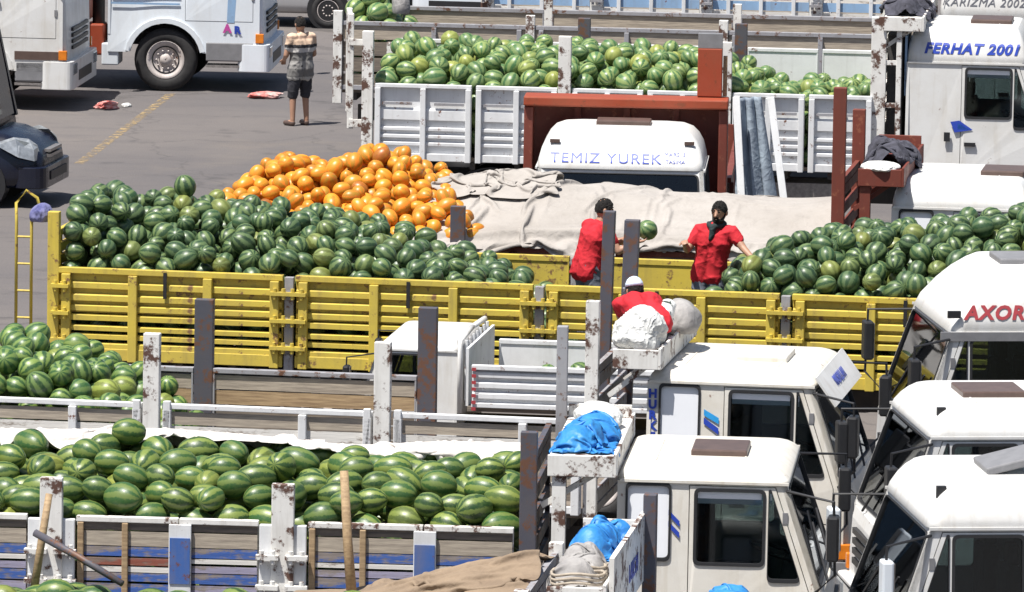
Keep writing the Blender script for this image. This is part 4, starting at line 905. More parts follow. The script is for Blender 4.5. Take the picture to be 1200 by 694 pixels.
for li, (T, ext, zf, top, r, stre, mm, lab, zr) in enumerate(LOADS):
    pts, rr = pack(*ext, zf, top, r, 11 + li, avoid=[] if T is not D else MEN)
    mw = T.matrix_basis; rng = random.Random(50 + li)
    for p, q in zip(pts, rr):
        w = mw @ Vector(p)
        if mm == 'melon_long': rot = (rng.uniform(0, 6.28), rng.gauss(0, .12), T.rotation_euler.z + rng.choice((0, 0, 0, 1.2, -.5, .5)) + rng.gauss(0, .22))
        else: rot = (rng.uniform(0, 6.28), rng.gauss(0, .6), rng.uniform(0, 6.28))
        # hidden behind the near board?
        top_pt = w + Vector((0, 0, q * .9)); cl = mw.inverted() @ Vector((0, 0, CAM_H)); tl = mw.inverted() @ top_pt
        near = -1.24 if T is not P else 1.0
        t = (near - tl.y) / (cl.y - tl.y); zc = tl.z + (cl.z - tl.z) * t
        items.append(dict(li=li, w=w, r=q, rot=rot, blocked=zc < zr, px=0, T=T))
# which melons the photograph shows, and how large: a small depth buffer of the heaps
S = .5; cw, chh = 600, 347; zb_ = np.full((chh, cw), 1e9); ib = np.full((chh, cw), -1)
for i, it in enumerate(items):
    if it['blocked']: continue
    d = it['w'] - Vector((0, 0, CAM_H)); yv = d.y * math.cos(CAM_P) - d.z * math.sin(CAM_P); vv = d.y * math.sin(CAM_P) + d.z * math.cos(CAM_P); uu = d.x
    c, s = math.cos(CAM_ROLL), math.sin(CAM_ROLL); u2 = uu * c + vv * s; v2 = -uu * s + vv * c
    px = (600 + CAM_F * u2 / yv) * S; py = (347 - CAM_F * v2 / yv) * S; pr = CAM_F * it['r'] / yv * S
    xa, xb, ya, yb = max(0, int(px - pr)), min(cw, int(px + pr) + 2), max(0, int(py - pr)), min(chh, int(py + pr) + 2)
    if xa >= xb or ya >= yb: continue
    X, Y = np.meshgrid(np.arange(xa, xb), np.arange(ya, yb)); q = ((X - px) ** 2 + (Y - py) ** 2) / pr ** 2
    z = yv - it['r'] * np.sqrt(np.maximum(0, 1 - q)); sub = zb_[ya:yb, xa:xb]; m_ = (q < 1) & (z < sub); sub[m_] = z[m_]; ib[ya:yb, xa:xb][m_] = i
ids, cnt = np.unique(ib[ib >= 0], return_counts=True)
for a, b in zip(ids, cnt): items[a]['px'] = int(b)
water = sorted([it for it in items if LOADS[it['li']][6] != 'melon_orange' and it['px'] > 3], key=lambda t: -t['px'])
orange = sorted([it for it in items if LOADS[it['li']][6] == 'melon_orange' and it['px'] > 3], key=lambda t: -t['px'])
shown = water[:300] + orange[:290]
for it in shown: it['single'] = True
MESH = {mm: [melon_mesh('orange_melon' if mm == 'melon_orange' else 'watermelon', mm, k + 1) for k in range(4)] for mm in set(L_[6] for L_ in LOADS)}
for k, it in enumerate(shown):
    L_ = LOADS[it['li']]; st = L_[5]; r = it['r']; rng = random.Random(k)
    j = rng.uniform(.92, 1.14)
    o = put('orange_melon' if L_[6] == 'melon_orange' else 'watermelon', MESH[L_[6]][k % 4], None, it['w'], it['rot'], (r * st[0] * j, r * st[1], r * st[2]))
    if L_[6] == 'melon_orange': tag(o, L_[7], 'melon', 'orange melons heaped beside the beige tarpaulin')
    else: tag(o, L_[7], 'watermelon', 'watermelons heaped on the trucks')
def heap(name, its, label):
    vs_, fs, uvs, tn, mi, mc = [], [], [], [], [], []; off = 0; mats = []
    lo = melon_base(9, 5, 2); hi = melon_base(14, 9, 3)
    for k, it in enumerate(its):
        L_ = LOADS[it['li']]; v, f, uv = hi if it['px'] > 0 else lo
        from_e = np.array((Matrix.LocRotScale(it['w'], __import__('mathutils').Euler(it['rot']), Vector(L_[5]) * it['r'])))
        w = v @ from_e[:3, :3].T + from_e[:3, 3]; vs_.append(w); mc.append(v); fs.append(f + off); uvs.append(uv.reshape(-1, 2)); off += len(v)
        if L_[6] not in mats: mats.append(L_[6])
        tn += [(k * .618) % 1.0] * len(v); mi += [mats.index(L_[6])] * len(f)
    V = np.concatenate(vs_); Fc = np.concatenate(fs); U = np.concatenate(uvs)
    me = bpy.data.meshes.new(name); me.vertices.add(len(V)); me.vertices.foreach_set('co', V.reshape(-1))
    me.loops.add(Fc.size); me.loops.foreach_set('vertex_index', Fc.reshape(-1).astype(np.int32))
    me.polygons.add(len(Fc)); me.polygons.foreach_set('loop_start', np.arange(0, Fc.size, 4, dtype=np.int32)); me.update(calc_edges=True)
    for q in mats: me.materials.append(M[q])
    me.polygons.foreach_set('material_index', np.array(mi, dtype=np.int32)); me.polygons.foreach_set('use_smooth', np.ones(len(Fc), dtype=bool))
    l = me.uv_layers.new(name='uv'); l.data.foreach_set('uv', U.reshape(-1)); a = me.attributes.new('tint', 'FLOAT', 'POINT'); a.data.foreach_set('value', np.array(tn, dtype=np.float32)); a = me.attributes.new('mco', 'FLOAT_VECTOR', 'POINT'); a.data.foreach_set('vector', np.concatenate(mc).reshape(-1).astype(np.float32)); me.update()
    return tag(put(name, me), label, 'watermelons' if 'water' in name else 'melons', kind='stuff')
heap('watermelon_heap', [it for it in items if 'single' not in it and LOADS[it['li']][6] != 'melon_orange'], 'remaining watermelons filling the truck beds beneath and behind the others')
heap('orange_melon_heap', [it for it in items if 'single' not in it and LOADS[it['li']][6] == 'melon_orange'], 'remaining orange melons filling the heap beneath the others')
print('melons', len(items), 'water', len(water), 'orange', len(orange))
# a few lying loose on top
def rest_z(li, x, y, r):
    z = 0
    for it in items:
        if it['li'] == li:
            p = it['T'].matrix_basis.inverted() @ it['w']; d2 = (p.x - x) ** 2 + (p.y - y) ** 2; s_ = r + it['r']
            if d2 < s_ * s_: z = max(z, p.z + math.sqrt(s_ * s_ - d2))
    return z
def loose(T, p, r, mm, label, stre=(1.06, 1, 1), rot=(1, .5, .3)):
    o = put('watermelon', MESH[mm][1], None, T.matrix_basis @ Vector(p), rot, tuple(r * q for q in stre)); return tag(o, label, 'watermelon')

loose(D, (1.12, .55, rest_z(1, 1.12, .55, .125)), .125, 'melon_round', 'single dark watermelon perched on top of the yellow truck heap', rot=(1.2, 1.3, .4))
loose(B, (.92, .50, rest_z(0, .92, .50, .135)), .132, 'melon_long', 'single long watermelon lying high against the white sheet', (1.2, .97, .95), (.3, .1, .2))

# ------------------------------------------------------------------ cloths and tarpaulins
def sm(a, b, x): t = min(1, max(0, (x - a) / (b - a))); return t * t * (3 - 2 * t)
def field(x0, x1, y0, y1, f, n=140):               # sampled height field with bilinear lookup
    xs, ys = np.linspace(x0, x1, n), np.linspace(y0, y1, n); G_ = np.array([[f(x, y) for x in xs] for y in ys])
    def look(X, Y):
        a = np.clip((X - x0) / (x1 - x0) * (n - 1), 0, n - 1.001); b = np.clip((Y - y0) / (y1 - y0) * (n - 1), 0, n - 1.001); i, k = a.astype(int), b.astype(int); a -= i; b -= k
        return (G_[k, i] * (1 - a) + G_[k, i + 1] * a) * (1 - b) + (G_[k + 1, i] * (1 - a) + G_[k + 1, i + 1] * a) * b
    return look
# beige tarpaulin over the low load of the red oxide truck
def f_beige(x, y):
    if abs(y) > 1.30: return 1.0
    if abs(y) > 1.18: return 1.87
    t = 2.02 + .30 * sm(-1.1, .1, y) - .10 * sm(.6, 1.15, y); t += .10 * math.exp(-((x - 3.5) / .5) ** 2) * math.exp(-((y - .5) / .5) ** 2) + .05 * N(x * 1.4, y * 1.6, 2) + .04 * math.sin(x * 1.7)
    return t if x < 7.42 else 1.2
Xb = drape(150, 92, 5.3, 3.4, lambda u, v: np.stack([2.72 + 4.62 * u ** 1.12, -1.52 + 3.0 * v, 2.52 + .06 * np.sin(u * 40 + 3 * np.sin(v * 5)) + .05 * np.sin(v * 17 + u * 6)], -1), field(2.4, 7.7, -1.9, 1.9, f_beige), 90, 7, 3, .12)
tag(cloth_object('beige_tarpaulin', 'tarpbeige', Xb, Et), 'large beige tarpaulin with folded edges spread over the load behind the yellow truck', 'tarpaulin')
Xr = drape(70, 46, 2.0, 1.3, lambda u, v: np.stack([2.70 + 1.30 * u, -.15 + .65 * v + .1 * np.sin(u * 6), 2.62 + .10 * np.sin(u * 25 + v * 9) + .08 * np.sin(v * 21 + u * 4)], -1), field(2.2, 4.6, -1.0, 1.3, lambda x, y: f_beige(x, y) + .05 + .08 * math.exp(-((y - .3) / .15) ** 2)), 60, 7, 8, .1)
tag(cloth_object('rolled_tarpaulin', 'tarpbeige', Xr, Et), 'loose beige cloth bunched at the orange melon end of the tarpaulin', 'tarpaulin')
# white sheet laid on the back of the striped melons
mB = B.matrix_basis.inverted(); bsph = [(mB @ it['w'], it['r']) for it in items if it['li'] == 0 and it['w'].z > 2.0]
bsph = [(p, r) for p, r in bsph if p.y > .2]
def f_white(x, y):
    if y > 1.30: return 1.2
    z = 2.42 + .04 * math.exp(-((x - 1.1) / .7) ** 2) - .06 * math.exp(-((x - 2.9) / .6) ** 2) - .30 * sm(1.12, 1.28, y) if y > .68 else 1.95
    for p, r in bsph:
        d2 = (p.x - x) ** 2 + (p.y - y) ** 2
        if d2 < r * r: z = max(z, p.z + math.sqrt(r * r - d2))
    return z
Xw = drape(230, 40, 6.0, .95, lambda u, v: np.stack([-.78 + 5.34 * u, .62 + .80 * v - .14 * np.sin(u * 8 + .4) - .04 * np.sin(u * 31), 2.56 + .16 * np.exp(-((u - .33) / .13) ** 2) + .05 * np.sin(u * 63 + 4 * np.sin(v * 3)) + .04 * np.sin(v * 11 + u * 20)], -1), field(-1.0, 4.8, -.2, 1.7, f_white, 200), 34, 7, 5, .10)
tag(cloth_object('white_sheet', 'tarpwhite', Xw, B), 'long white cotton sheet laid along the back of the long striped watermelons', 'cloth')
# brown canvas over the end of the low truck, tied up to its headboard
def f_brown(x, y):
    if abs(y) > 1.28: return 1.0
    if abs(y) > 1.2: return 1.95
    return 2.12 + .46 * sm(2.4, 4.34, x) * (1 - .35 * abs(y - .35)) + .05 * N(x * 2, y * 2, 1) if x > 2.2 else 1.7
Xn = drape(100, 90, 2.55, 3.1, lambda u, v: np.stack([2.14 + 2.20 * u, -1.4 + 2.8 * v * (1 - .22 * u) + .30 * u, 2.35 + .45 * u + .07 * np.sin((v - .6 * u * v) * 44 + 2 * u) * (1.1 - .4 * u)], -1), field(2.0, 4.6, -1.7, 1.7, f_brown), 60, 7, 4, .10)
tag(cloth_object('brown_tarpaulin', 'tarpbrown', Xn, A), 'brown canvas tarpaulin stretched in folds up to the headboard', 'tarpaulin')
# poles on truck A
def pole(p0, p1, r, m, label, name='wooden_pole', n=8):
    mw = A.matrix_basis; return tag(MB().tube([mw @ Vector(p0), mw @ ((Vector(p0) + Vector(p1)) / 2 + Vector((0, 0, .01))), mw @ Vector(p1)], [r, r * .95, r * .85], n).build(name, m, None, True), label, 'pole')
lp.location = A.matrix_basis @ Vector((2.72, 1.0, 1.98))
pole((.02, 1.05, 2.00), (.13, 1.15, 2.84), .035, 'woodtan', 'short upright tan stick crossing a dark slanted pole')
pole((.05, .95, 2.54), (.85, .60, 2.20), .034, 'darkpost', 'dark metal pole lying slanted across the melons beside an upright tan stick')
# bundles on the shelves
M['patternsack'] = cloth_mat('printed_white_sack', (0.70, 0.70, 0.68), (0.50, 0.51, 0.50), 5.0, .8, .3, .5)
def on(T, p): return T.matrix_basis @ Vector(p)
def bundle(name, m, T, cx, cy, z, hx, hy, hz, w, l, seed, label, cat, squash=.5, lump=6, xr=.28):
    """a tarpaulin thrown in a heap: a sheet w x l squashed over a few lumps on a shelf at height z"""
    rnd = random.Random(seed); L_ = [(cx + rnd.uniform(-.6, .6) * hx, cy + (q + .5 - lump / 2) / lump * 1.5 * hy, rnd.uniform(.5, .9) * hx, rnd.uniform(.30, .45) * hy, rnd.uniform(.65, 1) * hz) for q in range(lump)]
    def f(x, y):
        h = z if abs(x - cx) < xr else z - .25
        for a, b, ra, rb, hh in L_:
            d = ((x - a) / ra) ** 2 + ((y - b) / rb) ** 2
            if d < 1: h = max(h, z + hh * math.sqrt(1 - d))
        return h
    n = int(64 * w / max(w, l)) + 14; k = int(64 * l / max(w, l)) + 14; p1, p2, p3 = (rnd.uniform(0, 6) for _ in range(3))
    def init(u, v):
        return np.stack([cx + (u - .5) * w * squash + .06 * np.sin(v * 13 + p1), cy + (v - .5) * l * squash * 1.12 + .05 * np.sin(u * 11 + p2), z + hz * 1.05 + .10 * np.sin(u * 19 + 3 * np.sin(v * 6 + p3) + p1) + .10 * np.sin(v * 23 + 2 * np.sin(u * 7 + p2))], -1)
    X = drape(n, k, w, l, init, field(cx - 1, cx + 1, cy - 1.4, cy + 1.4, f, 90), 46, 6, seed, .08)
    return tag(cloth_object(name, m, X, T, .005), label, cat)
bundle('blue_tarpaulin', 'tarpblue', B, 5.15, -.35, 2.665, .24, .62, .24, 1.1, 2.2, 3, 'crumpled blue tarpaulin on the shelf behind the cream cab with the brown hatch', 'tarpaulin')
b1b = crumple('white_sack', 'sack', (.20, .34, .20), 13, loc=on(B, (5.16, .72, 2.665)), rz=R(20), amp=.2); tag(b1b, 'white plastic sack lying behind the crumpled blue tarpaulin', 'sack')
bundle('grey_tarpaulin', 'tarpgrey', A, 4.83, -.45, 2.585, .20, .55, .22, 1.0, 1.9, 8, 'grey-brown tarpaulin heaped on the shelf next to the lettered guard board', 'tarpaulin', xr=.21)
bundle('blue_tarpaulin', 'tarpblue', A, 4.84, .66, 2.585, .20, .42, .32, 1.0, 1.5, 21, 'blue tarpaulin folded behind the grey-brown tarpaulin heap', 'tarpaulin', xr=.21)
bundle('blue_tarpaulin', 'tarpblue', A, 5.85, .35, 2.085, .30, .45, .30, 1.2, 1.5, 33, 'loose blue tarpaulin on a low cab roof next to the dark guard post', 'tarpaulin', xr=.5)
for i, (y, r_) in enumerate(((-.95, .20), (-.60, .17))):
    t_ = MB().tube([on(A, (4.82 + r_ * math.cos(a) * 1.1, y + r_ * math.sin(a), 2.605 + .012 * k / 6 + .015 * math.sin(3 * a))) for k, a in enumerate(R(20 * q) for q in range(55))], .013, 6).build('rope_coil', 'woodpale', None, True); tag(t_, 'coil of pale rope at the edge of the grey-brown tarpaulin heap', 'rope', 'rope coils on the shelf')
bundle('black_net', 'net', Et, 7.98, -.10, 2.845, .24, .75, .26, 1.2, 2.6, 5, 'crumpled black netting on the red oxide shelf', 'net', squash=.46)
n1b = crumple('white_sack', 'sack', (.22, .30, .09), 15, loc=on(Et, (7.95, -1.0, 2.845)), rz=.1, amp=.2); tag(n1b, 'flat white sack on the red oxide shelf under black netting', 'sack')
bundle('black_net', 'net', G, 7.18, 0, 3.245, .26, .95, .24, 1.2, 2.8, 9, 'dark netting heaped on the tall white truck shelf', 'net', squash=.5)
bundle('brown_cloth', 'tarpbrown', R3, .30, -.1, 3.145, .30, .32, .16, 1.1, 1.1, 19, 'crumpled brown cloth on the roof of the red-lettered cab', 'cloth', xr=.9)
n4 = crumple('grey_sack', 'tarpgrey', (.20, .34, .30), 27, loc=on(C, (5.00, .35, 2.745)), rz=.1, amp=.18, freq=2.0); tag(n4, 'bulging grey sack beside the crouching man', 'sack')
n6 = crumple('white_sack', 'patternsack', (.25, .24, .40), 61, loc=on(C, (4.80, -.96, 2.745)), rz=.2, amp=.34, freq=3.4); tag(n6, 'white sack with dark markings in front of the crouching man', 'sack')
n5 = crumple('grey_sack', 'tarpgrey', (.13, .16, .36), 41, loc=on(Hh, (.28, -1.0, 2.30)), rz=.1, amp=.12, freq=2.0); tag(n5, 'round grey sack on the tail of the grey plank truck', 'sack')
# sheet and ladder beside the red frame
def slate(u, v):
    z = 3.02 - 1.9 * v; x = 2.84 + .34 * (u - .5) * (1 + .8 * v) + .20 * v + .03 * math.sin(u * 22) * (.3 + v); y = 93.4 + .25 * u + .05 * math.sin(u * 19 + v * 3) - .25 * v
    return Vector((x, y, z))
tag(sheet('grey_sheet', 'tarpslate', 40, 40, slate), 'narrow slate-grey sheet hanging in folds beside the red frame', 'cloth')
for k_, (dx, lean) in enumerate(((-.22, .10), (.20, .34))):
    tag(MB().bar((3.02 + dx + lean, 92.65, .0), (3.02 + dx - .10, 93.30, 3.05), .09, .05).build('leaning_board', 'bedwhite', None, bevel=.008), 'upright white board leaning next to the red frame' if k_ == 0 else 'slanting white board leaning past the slate-grey sheet', 'board')
# litter by the lorries
l1 = crumple('red_rag', 'redcloth', (.26, .18, .10), 3, loc=(-3.95, 120.6, 0), rz=.2, amp=.5, freq=3); tag(l1, 'crumpled red and pale rag on the asphalt by the lettered lorry bumper', 'rag')
l2 = crumple('red_rag', 'redcloth', (.20, .15, .12), 7, loc=(-6.35, 118.7, 0), rz=.9, amp=.5, freq=3); tag(l2, 'crumpled red and pale rag on the asphalt by the grey-bumpered lorry', 'rag')
l3 = crumple('white_rag', 'sack', (.09, .07, .06), 8, loc=(-6.05, 119.0, 0), rz=.9, amp=.4); tag(l3, 'small white scrap on the asphalt between the two lorries', 'litter')

# ------------------------------------------------------------------ cars
def car(name, x, y, rz, label, m, L=4.3, Wc=1.74, van=False):
    T = tag(empty(name, (x, y, 0), rz), label, 'van' if van else 'car')
    hood = 1.02 if not van else 1.12; roof = 1.46 if not van else 2.75
    st = [(-L / 2, .50, .80, .66), (-L / 2 + .12, .34, hood - .12, .80), (-L / 2 + .6, .26, hood - .02, .86), (-.4, .24, hood - .02, .87), (L / 2 - 1.25, .24, hood, .87), (L / 2 - .55, .26, hood - .10, .85), (L / 2 - .18, .30, hood - .24, .78), (L / 2 - .03, .38, hood - .38, .68), (L / 2, .48, hood - .52, .60)]
    k = Wc / 1.74
    rings = [[Vector((xx, u * k, v)) for u, v in rpoly([(-hw, zl), (hw, zl), (hw * .985, (zl + zh) * .55), (hw * .86, zh), (-hw * .86, zh), (-hw * .985, (zl + zh) * .55)], .16, 3)] for xx, zl, zh, hw in st]
    bd = MB().loft(rings, True).build('body', m, T, smooth=True)
    if van: gs = [(-L / 2 + .1, .95, roof - .05, .80), (-L / 2 + .4, .95, roof, .80), (L / 2 - 1.30, .95, roof, .78), (L / 2 - 1.02, .95, roof - .35, .77), (L / 2 - .74, .95, 1.10, .78)]
    else: gs = [(-L / 2 + .25, .8, .95, .70), (-L / 2 + .75, .8, roof - .06, .62), (-.3, .8, roof, .62), (.35, .8, roof - .05, .62), (1.05, .8, .98, .70)]
    g = MB().loft([[Vector((xx, u * k, v)) for u, v in rpoly([(-hw * 1.08, zl), (hw * 1.08, zl), (hw * (1.0 if van else .88), zh), (-hw * (1.0 if van else .88), zh)], .12, 3)] for xx, zl, zh, hw in gs], True).build('cabin', m if van else 'glassdark', T, smooth=True)
    if not van: MB().loft([rrect_ring(-L / 2 + .7, .40, -.58 * k, .58 * k, z, .2) for z in (roof - .05, roof + .012)], True).build('roof', m, T, smooth=False, bevel=.01)
    else:
        MB().loft([[Vector((L / 2 - .73 - d, -.72, 1.16)), Vector((L / 2 - .73 - d, .72, 1.16)), Vector((L / 2 - .98 - d, .68, 2.36)), Vector((L / 2 - .98 - d, -.68, 2.36))] for d in (0, .05)], True).build('windscreen', 'glassdark', T)
        for s_ in (-1, 1): MB().bar((L / 2 - .74, s_ * .80, 1.12), (L / 2 - 1.02, s_ * .78, 2.40), .07, .09).build('pillar', 'navy', T)
        MB().box(L / 2 - 2.1, L / 2 - 1.15, -.875 * k, -.84 * k, 1.45, 2.15).build('side_window', 'glassdark', T, bevel=.03)
    for s in (-1, 1):
        for ax in (-L / 2 + .82, L / 2 - .85):
            MB().tube([(ax, s * (Wc / 2 - .30), .33), (ax, s * (Wc / 2 - .001), .33)], .37, 22).build('wheel_well', 'black', T); wheel(T, ax, s * (Wc / 2 - .085), .31, WC, flip=s > 0)
        q = lambda xx, yy, zz: Vector((L / 2 + xx, s * yy * k, hood + zz))
        MB().loft([[q(-.62, .845, -.20), q(-.30, .80, -.24), q(-.12, .70, -.30), q(-.10, .56, -.28), q(-.22, .60, -.16), q(-.40, .74, -.13)], [q(-.62, .872, -.24), q(-.30, .865, -.40), q(-.10, .745, -.46), q(-.045, .56, -.44), q(-.10, .56, -.25), q(-.36, .80, -.15)]], True).build('headlight', 'lamp', T, bevel=.01)
        MB().tube([(L / 2 - .10, s * .56 * k, .46), (L / 2 + .005, s * .54 * k, .46)], .07, 12).build('fog_lamp', 'lamp', T)
        MB().box(.70, .86, s * (Wc / 2) - .02, s * (Wc / 2 + .16), hood + .02, hood + .16).build('mirror', m, T, bevel=.03) if s * 1 else None
    bmpr = MB().loft([rrect_ring(L / 2 - .42, L / 2 + .06, -Wc / 2 + .06, Wc / 2 - .06, z, .20) for z in (.28, .34, .52, .58)], True).build('bumper', m, T, smooth=False, bevel=.015)
    for z in (.68, .75): MB().box(L / 2 - .06, L / 2 + .03, -.36, .36, z, z + .04).build('grille_bar', 'black' if m != 'navy' else 'steel', T)
    MB().box(L / 2 + .05, L / 2 + .075, -.5, .5, .38, .50).build('lower_grille', 'black', bmpr)
    return T
car('navy_van', -8.55, 106.9, R(-9), 'shiny navy blue vehicle with a clear headlight, behind the ladder end of the yellow truck', 'navy', L=4.3, Wc=1.86, van=True)
car('silver_car', -4.45, 132.9, R(-6), 'silver car parked beyond the man in the striped shirt', 'silver')
car('dark_car', -1.9, 137.0, R(174), 'dark car at the far edge of the yard beyond the silver car', 'navy')
car('white_car', -.75, 134.2, R(-97), 'white car facing out beside the far blue-sided truck', 'bluewhite')

# ------------------------------------------------------------------ people
M['skin'] = plain('skin', (0.42, 0.235, 0.155), 0.55, 0, 0.25, 6); M['hair'] = plain('black_hair', (0.010, 0.008, 0.007), 0.95, 0, 0.6, 30)
M['redshirt'] = cloth_mat('red_shirt', (0.52, 0.012, 0.025), (0.40, 0.008, 0.015), 5.0); M['jeans'] = cloth_mat('faded_grey_jeans', (0.16, 0.18, 0.22), (0.06, 0.065, 0.085), 4.0)
M['trousers'] = cloth_mat('dark_trousers', (0.035, 0.035, 0.045), (0.02, 0.02, 0.025), 4.0); M['scarf'] = cloth_mat('dark_teal_scarf', (0.01, 0.035, 0.04), (0.02, 0.02, 0.02), 4.0)
M['whitetrousers'] = cloth_mat('white_patterned_trousers', (0.72, 0.72, 0.70), (0.62, 0.62, 0.60), 6.0); M['cap'] = cloth_mat('pale_blue_cap', (0.62, 0.70, 0.82), (0.45, 0.55, 0.75), 6.0)
def pattern_mat(name, c, c2, lo, hi, scale):
    m, n, l, b = _nt(name); d = _noise(n, l, scale, 3, .5); l.new(_mix(n, l, _ramp(n, l, d.outputs['Fac'], lo, hi), tuple(c), tuple(c2)), b.inputs['Base Color']); b.inputs['Roughness'].default_value = .85; return m
M['whitetrousers'] = pattern_mat('white_patterned_trousers', (.74, .74, .72), (.05, .07, .06), .60, .64, 9)
def stripe_mat(name, bands):
    m, n, l, b = _nt(name); t = n.new('ShaderNodeTexCoord'); s = n.new('ShaderNodeSeparateXYZ'); l.new(t.outputs['Object'], s.inputs[0])
    r = n.new('ShaderNodeValToRGB'); r.color_ramp.interpolation = 'CONSTANT'; e = r.color_ramp.elements
    while len(e) < len(bands): e.new(.5)
    for k, (p, c) in enumerate(bands): e[k].position = p; e[k].color = rgb(c)
    mp = n.new('ShaderNodeMapRange'); mp.inputs[1].default_value = .6; mp.inputs[2].default_value = 1.6; l.new(s.outputs[2], mp.inputs[0])
    nz = _noise(n, l, 30, 3); ad = n.new('ShaderNodeMath'); ad.operation = 'MULTIPLY_ADD'; ad.inputs[1].default_value = .03; l.new(nz.outputs['Fac'], ad.inputs[0]); l.new(mp.outputs[0], ad.inputs[2])
    l.new(ad.outputs[0], r.inputs[0]); l.new(r.outputs[0], b.inputs['Base Color']); b.inputs['Roughness'].default_value = .85; return m
M['stripeshirt'] = stripe_mat('striped_shirt', [(0, (.20, .19, .18)), (.10, (.36, .35, .33)), (.17, (.16, .155, .15)), (.30, (.28, .27, .26)), (.42, (.15, .145, .14)), (.55, (.50, .48, .46)), (.62, (.04, .04, .045)), (.67, (.55, .40, .29)), (.76, (.30, .20, .15)), (.80, (.60, .44, .32))])
def capsule(mb, p0, r0, p1, r1, n=12):
    p0, p1 = Vector(p0), Vector(p1); d = p1 - p0
    if d.length < 1e-5: d = Vector((0, 0, 1e-4)); p1 = p0 + d
    d.normalize(); rings = []; a = d.cross(Vector((0, 0, 1)) if abs(d.z) < .9 else Vector((1, 0, 0))).normalized(); b = d.cross(a)
    for t in (-80, -55, -28, 0): rings.append((p0 + d * r0 * math.sin(R(t)), r0 * math.cos(R(t))))
    for t in (0, 28, 55, 80): rings.append((p1 + d * r1 * math.sin(R(t)), r1 * math.cos(R(t))))
    mb.loft([[c + (a * math.cos(q) + b * math.sin(q)) * rr for q in (math.tau * k / n for k in range(n))] for c, rr in rings], True)
def ellipsoid(mb, c, ax, rad, n=16, m=10):
    c = Vector(c); rings = []
    for j in range(1, m):
        t = math.pi * j / m; rings.append([c + ax[0] * rad[0] * math.sin(t) * math.cos(q) + ax[1] * rad[1] * math.sin(t) * math.sin(q) - ax[2] * rad[2] * math.cos(t) for q in (math.tau * k / n for k in range(n))])
    mb.loft(rings, True)
def remesh(mb, name, m, parent, vox, smooth=6, disp=0.0, seed=0):
    me = mb.mesh('tmp', None); o = bpy.data.objects.new('tmp', me)
    r = o.modifiers.new('r', 'REMESH'); r.mode = 'VOXEL'; r.voxel_size = vox
    s = o.modifiers.new('s', 'SMOOTH'); s.iterations = smooth; s.factor = .5
    out = evaluate(o); bpy.data.meshes.remove(me)
    out.name = name; out.materials.clear(); out.materials.append(M[m])
    if disp:
        n_ = len(out.vertices); co = np.empty(n_ * 3, np.float32); nr_ = np.empty(n_ * 3, np.float32); out.vertices.foreach_get('co', co); out.vertices.foreach_get('normal', nr_); co = co.reshape(-1, 3); nr_ = nr_.reshape(-1, 3)
        kk = np.empty(n_, np.float32); sv = Vector((seed, 0, 0)); sw_ = Vector((seed, 3, 0))
        for q in range(n_):
            x, y, z = co[q]; kk[q] = (1 - min(1, 2.5 * abs(noise.noise(Vector((x * 5, y * 5, z * 7)) + sv)))) ** 2 * .5 + (1 - min(1, 2.5 * abs(noise.noise(Vector((x * 9 + z * 4, y * 9, z * 5)) + sw_)))) ** 2 * .35 - .2
        co += nr_ * (kk * disp)[:, None]; out.vertices.foreach_set('co', co.reshape(-1)); out.update()
    for p in out.polygons: p.use_smooth = True
    return put(name, out, parent)
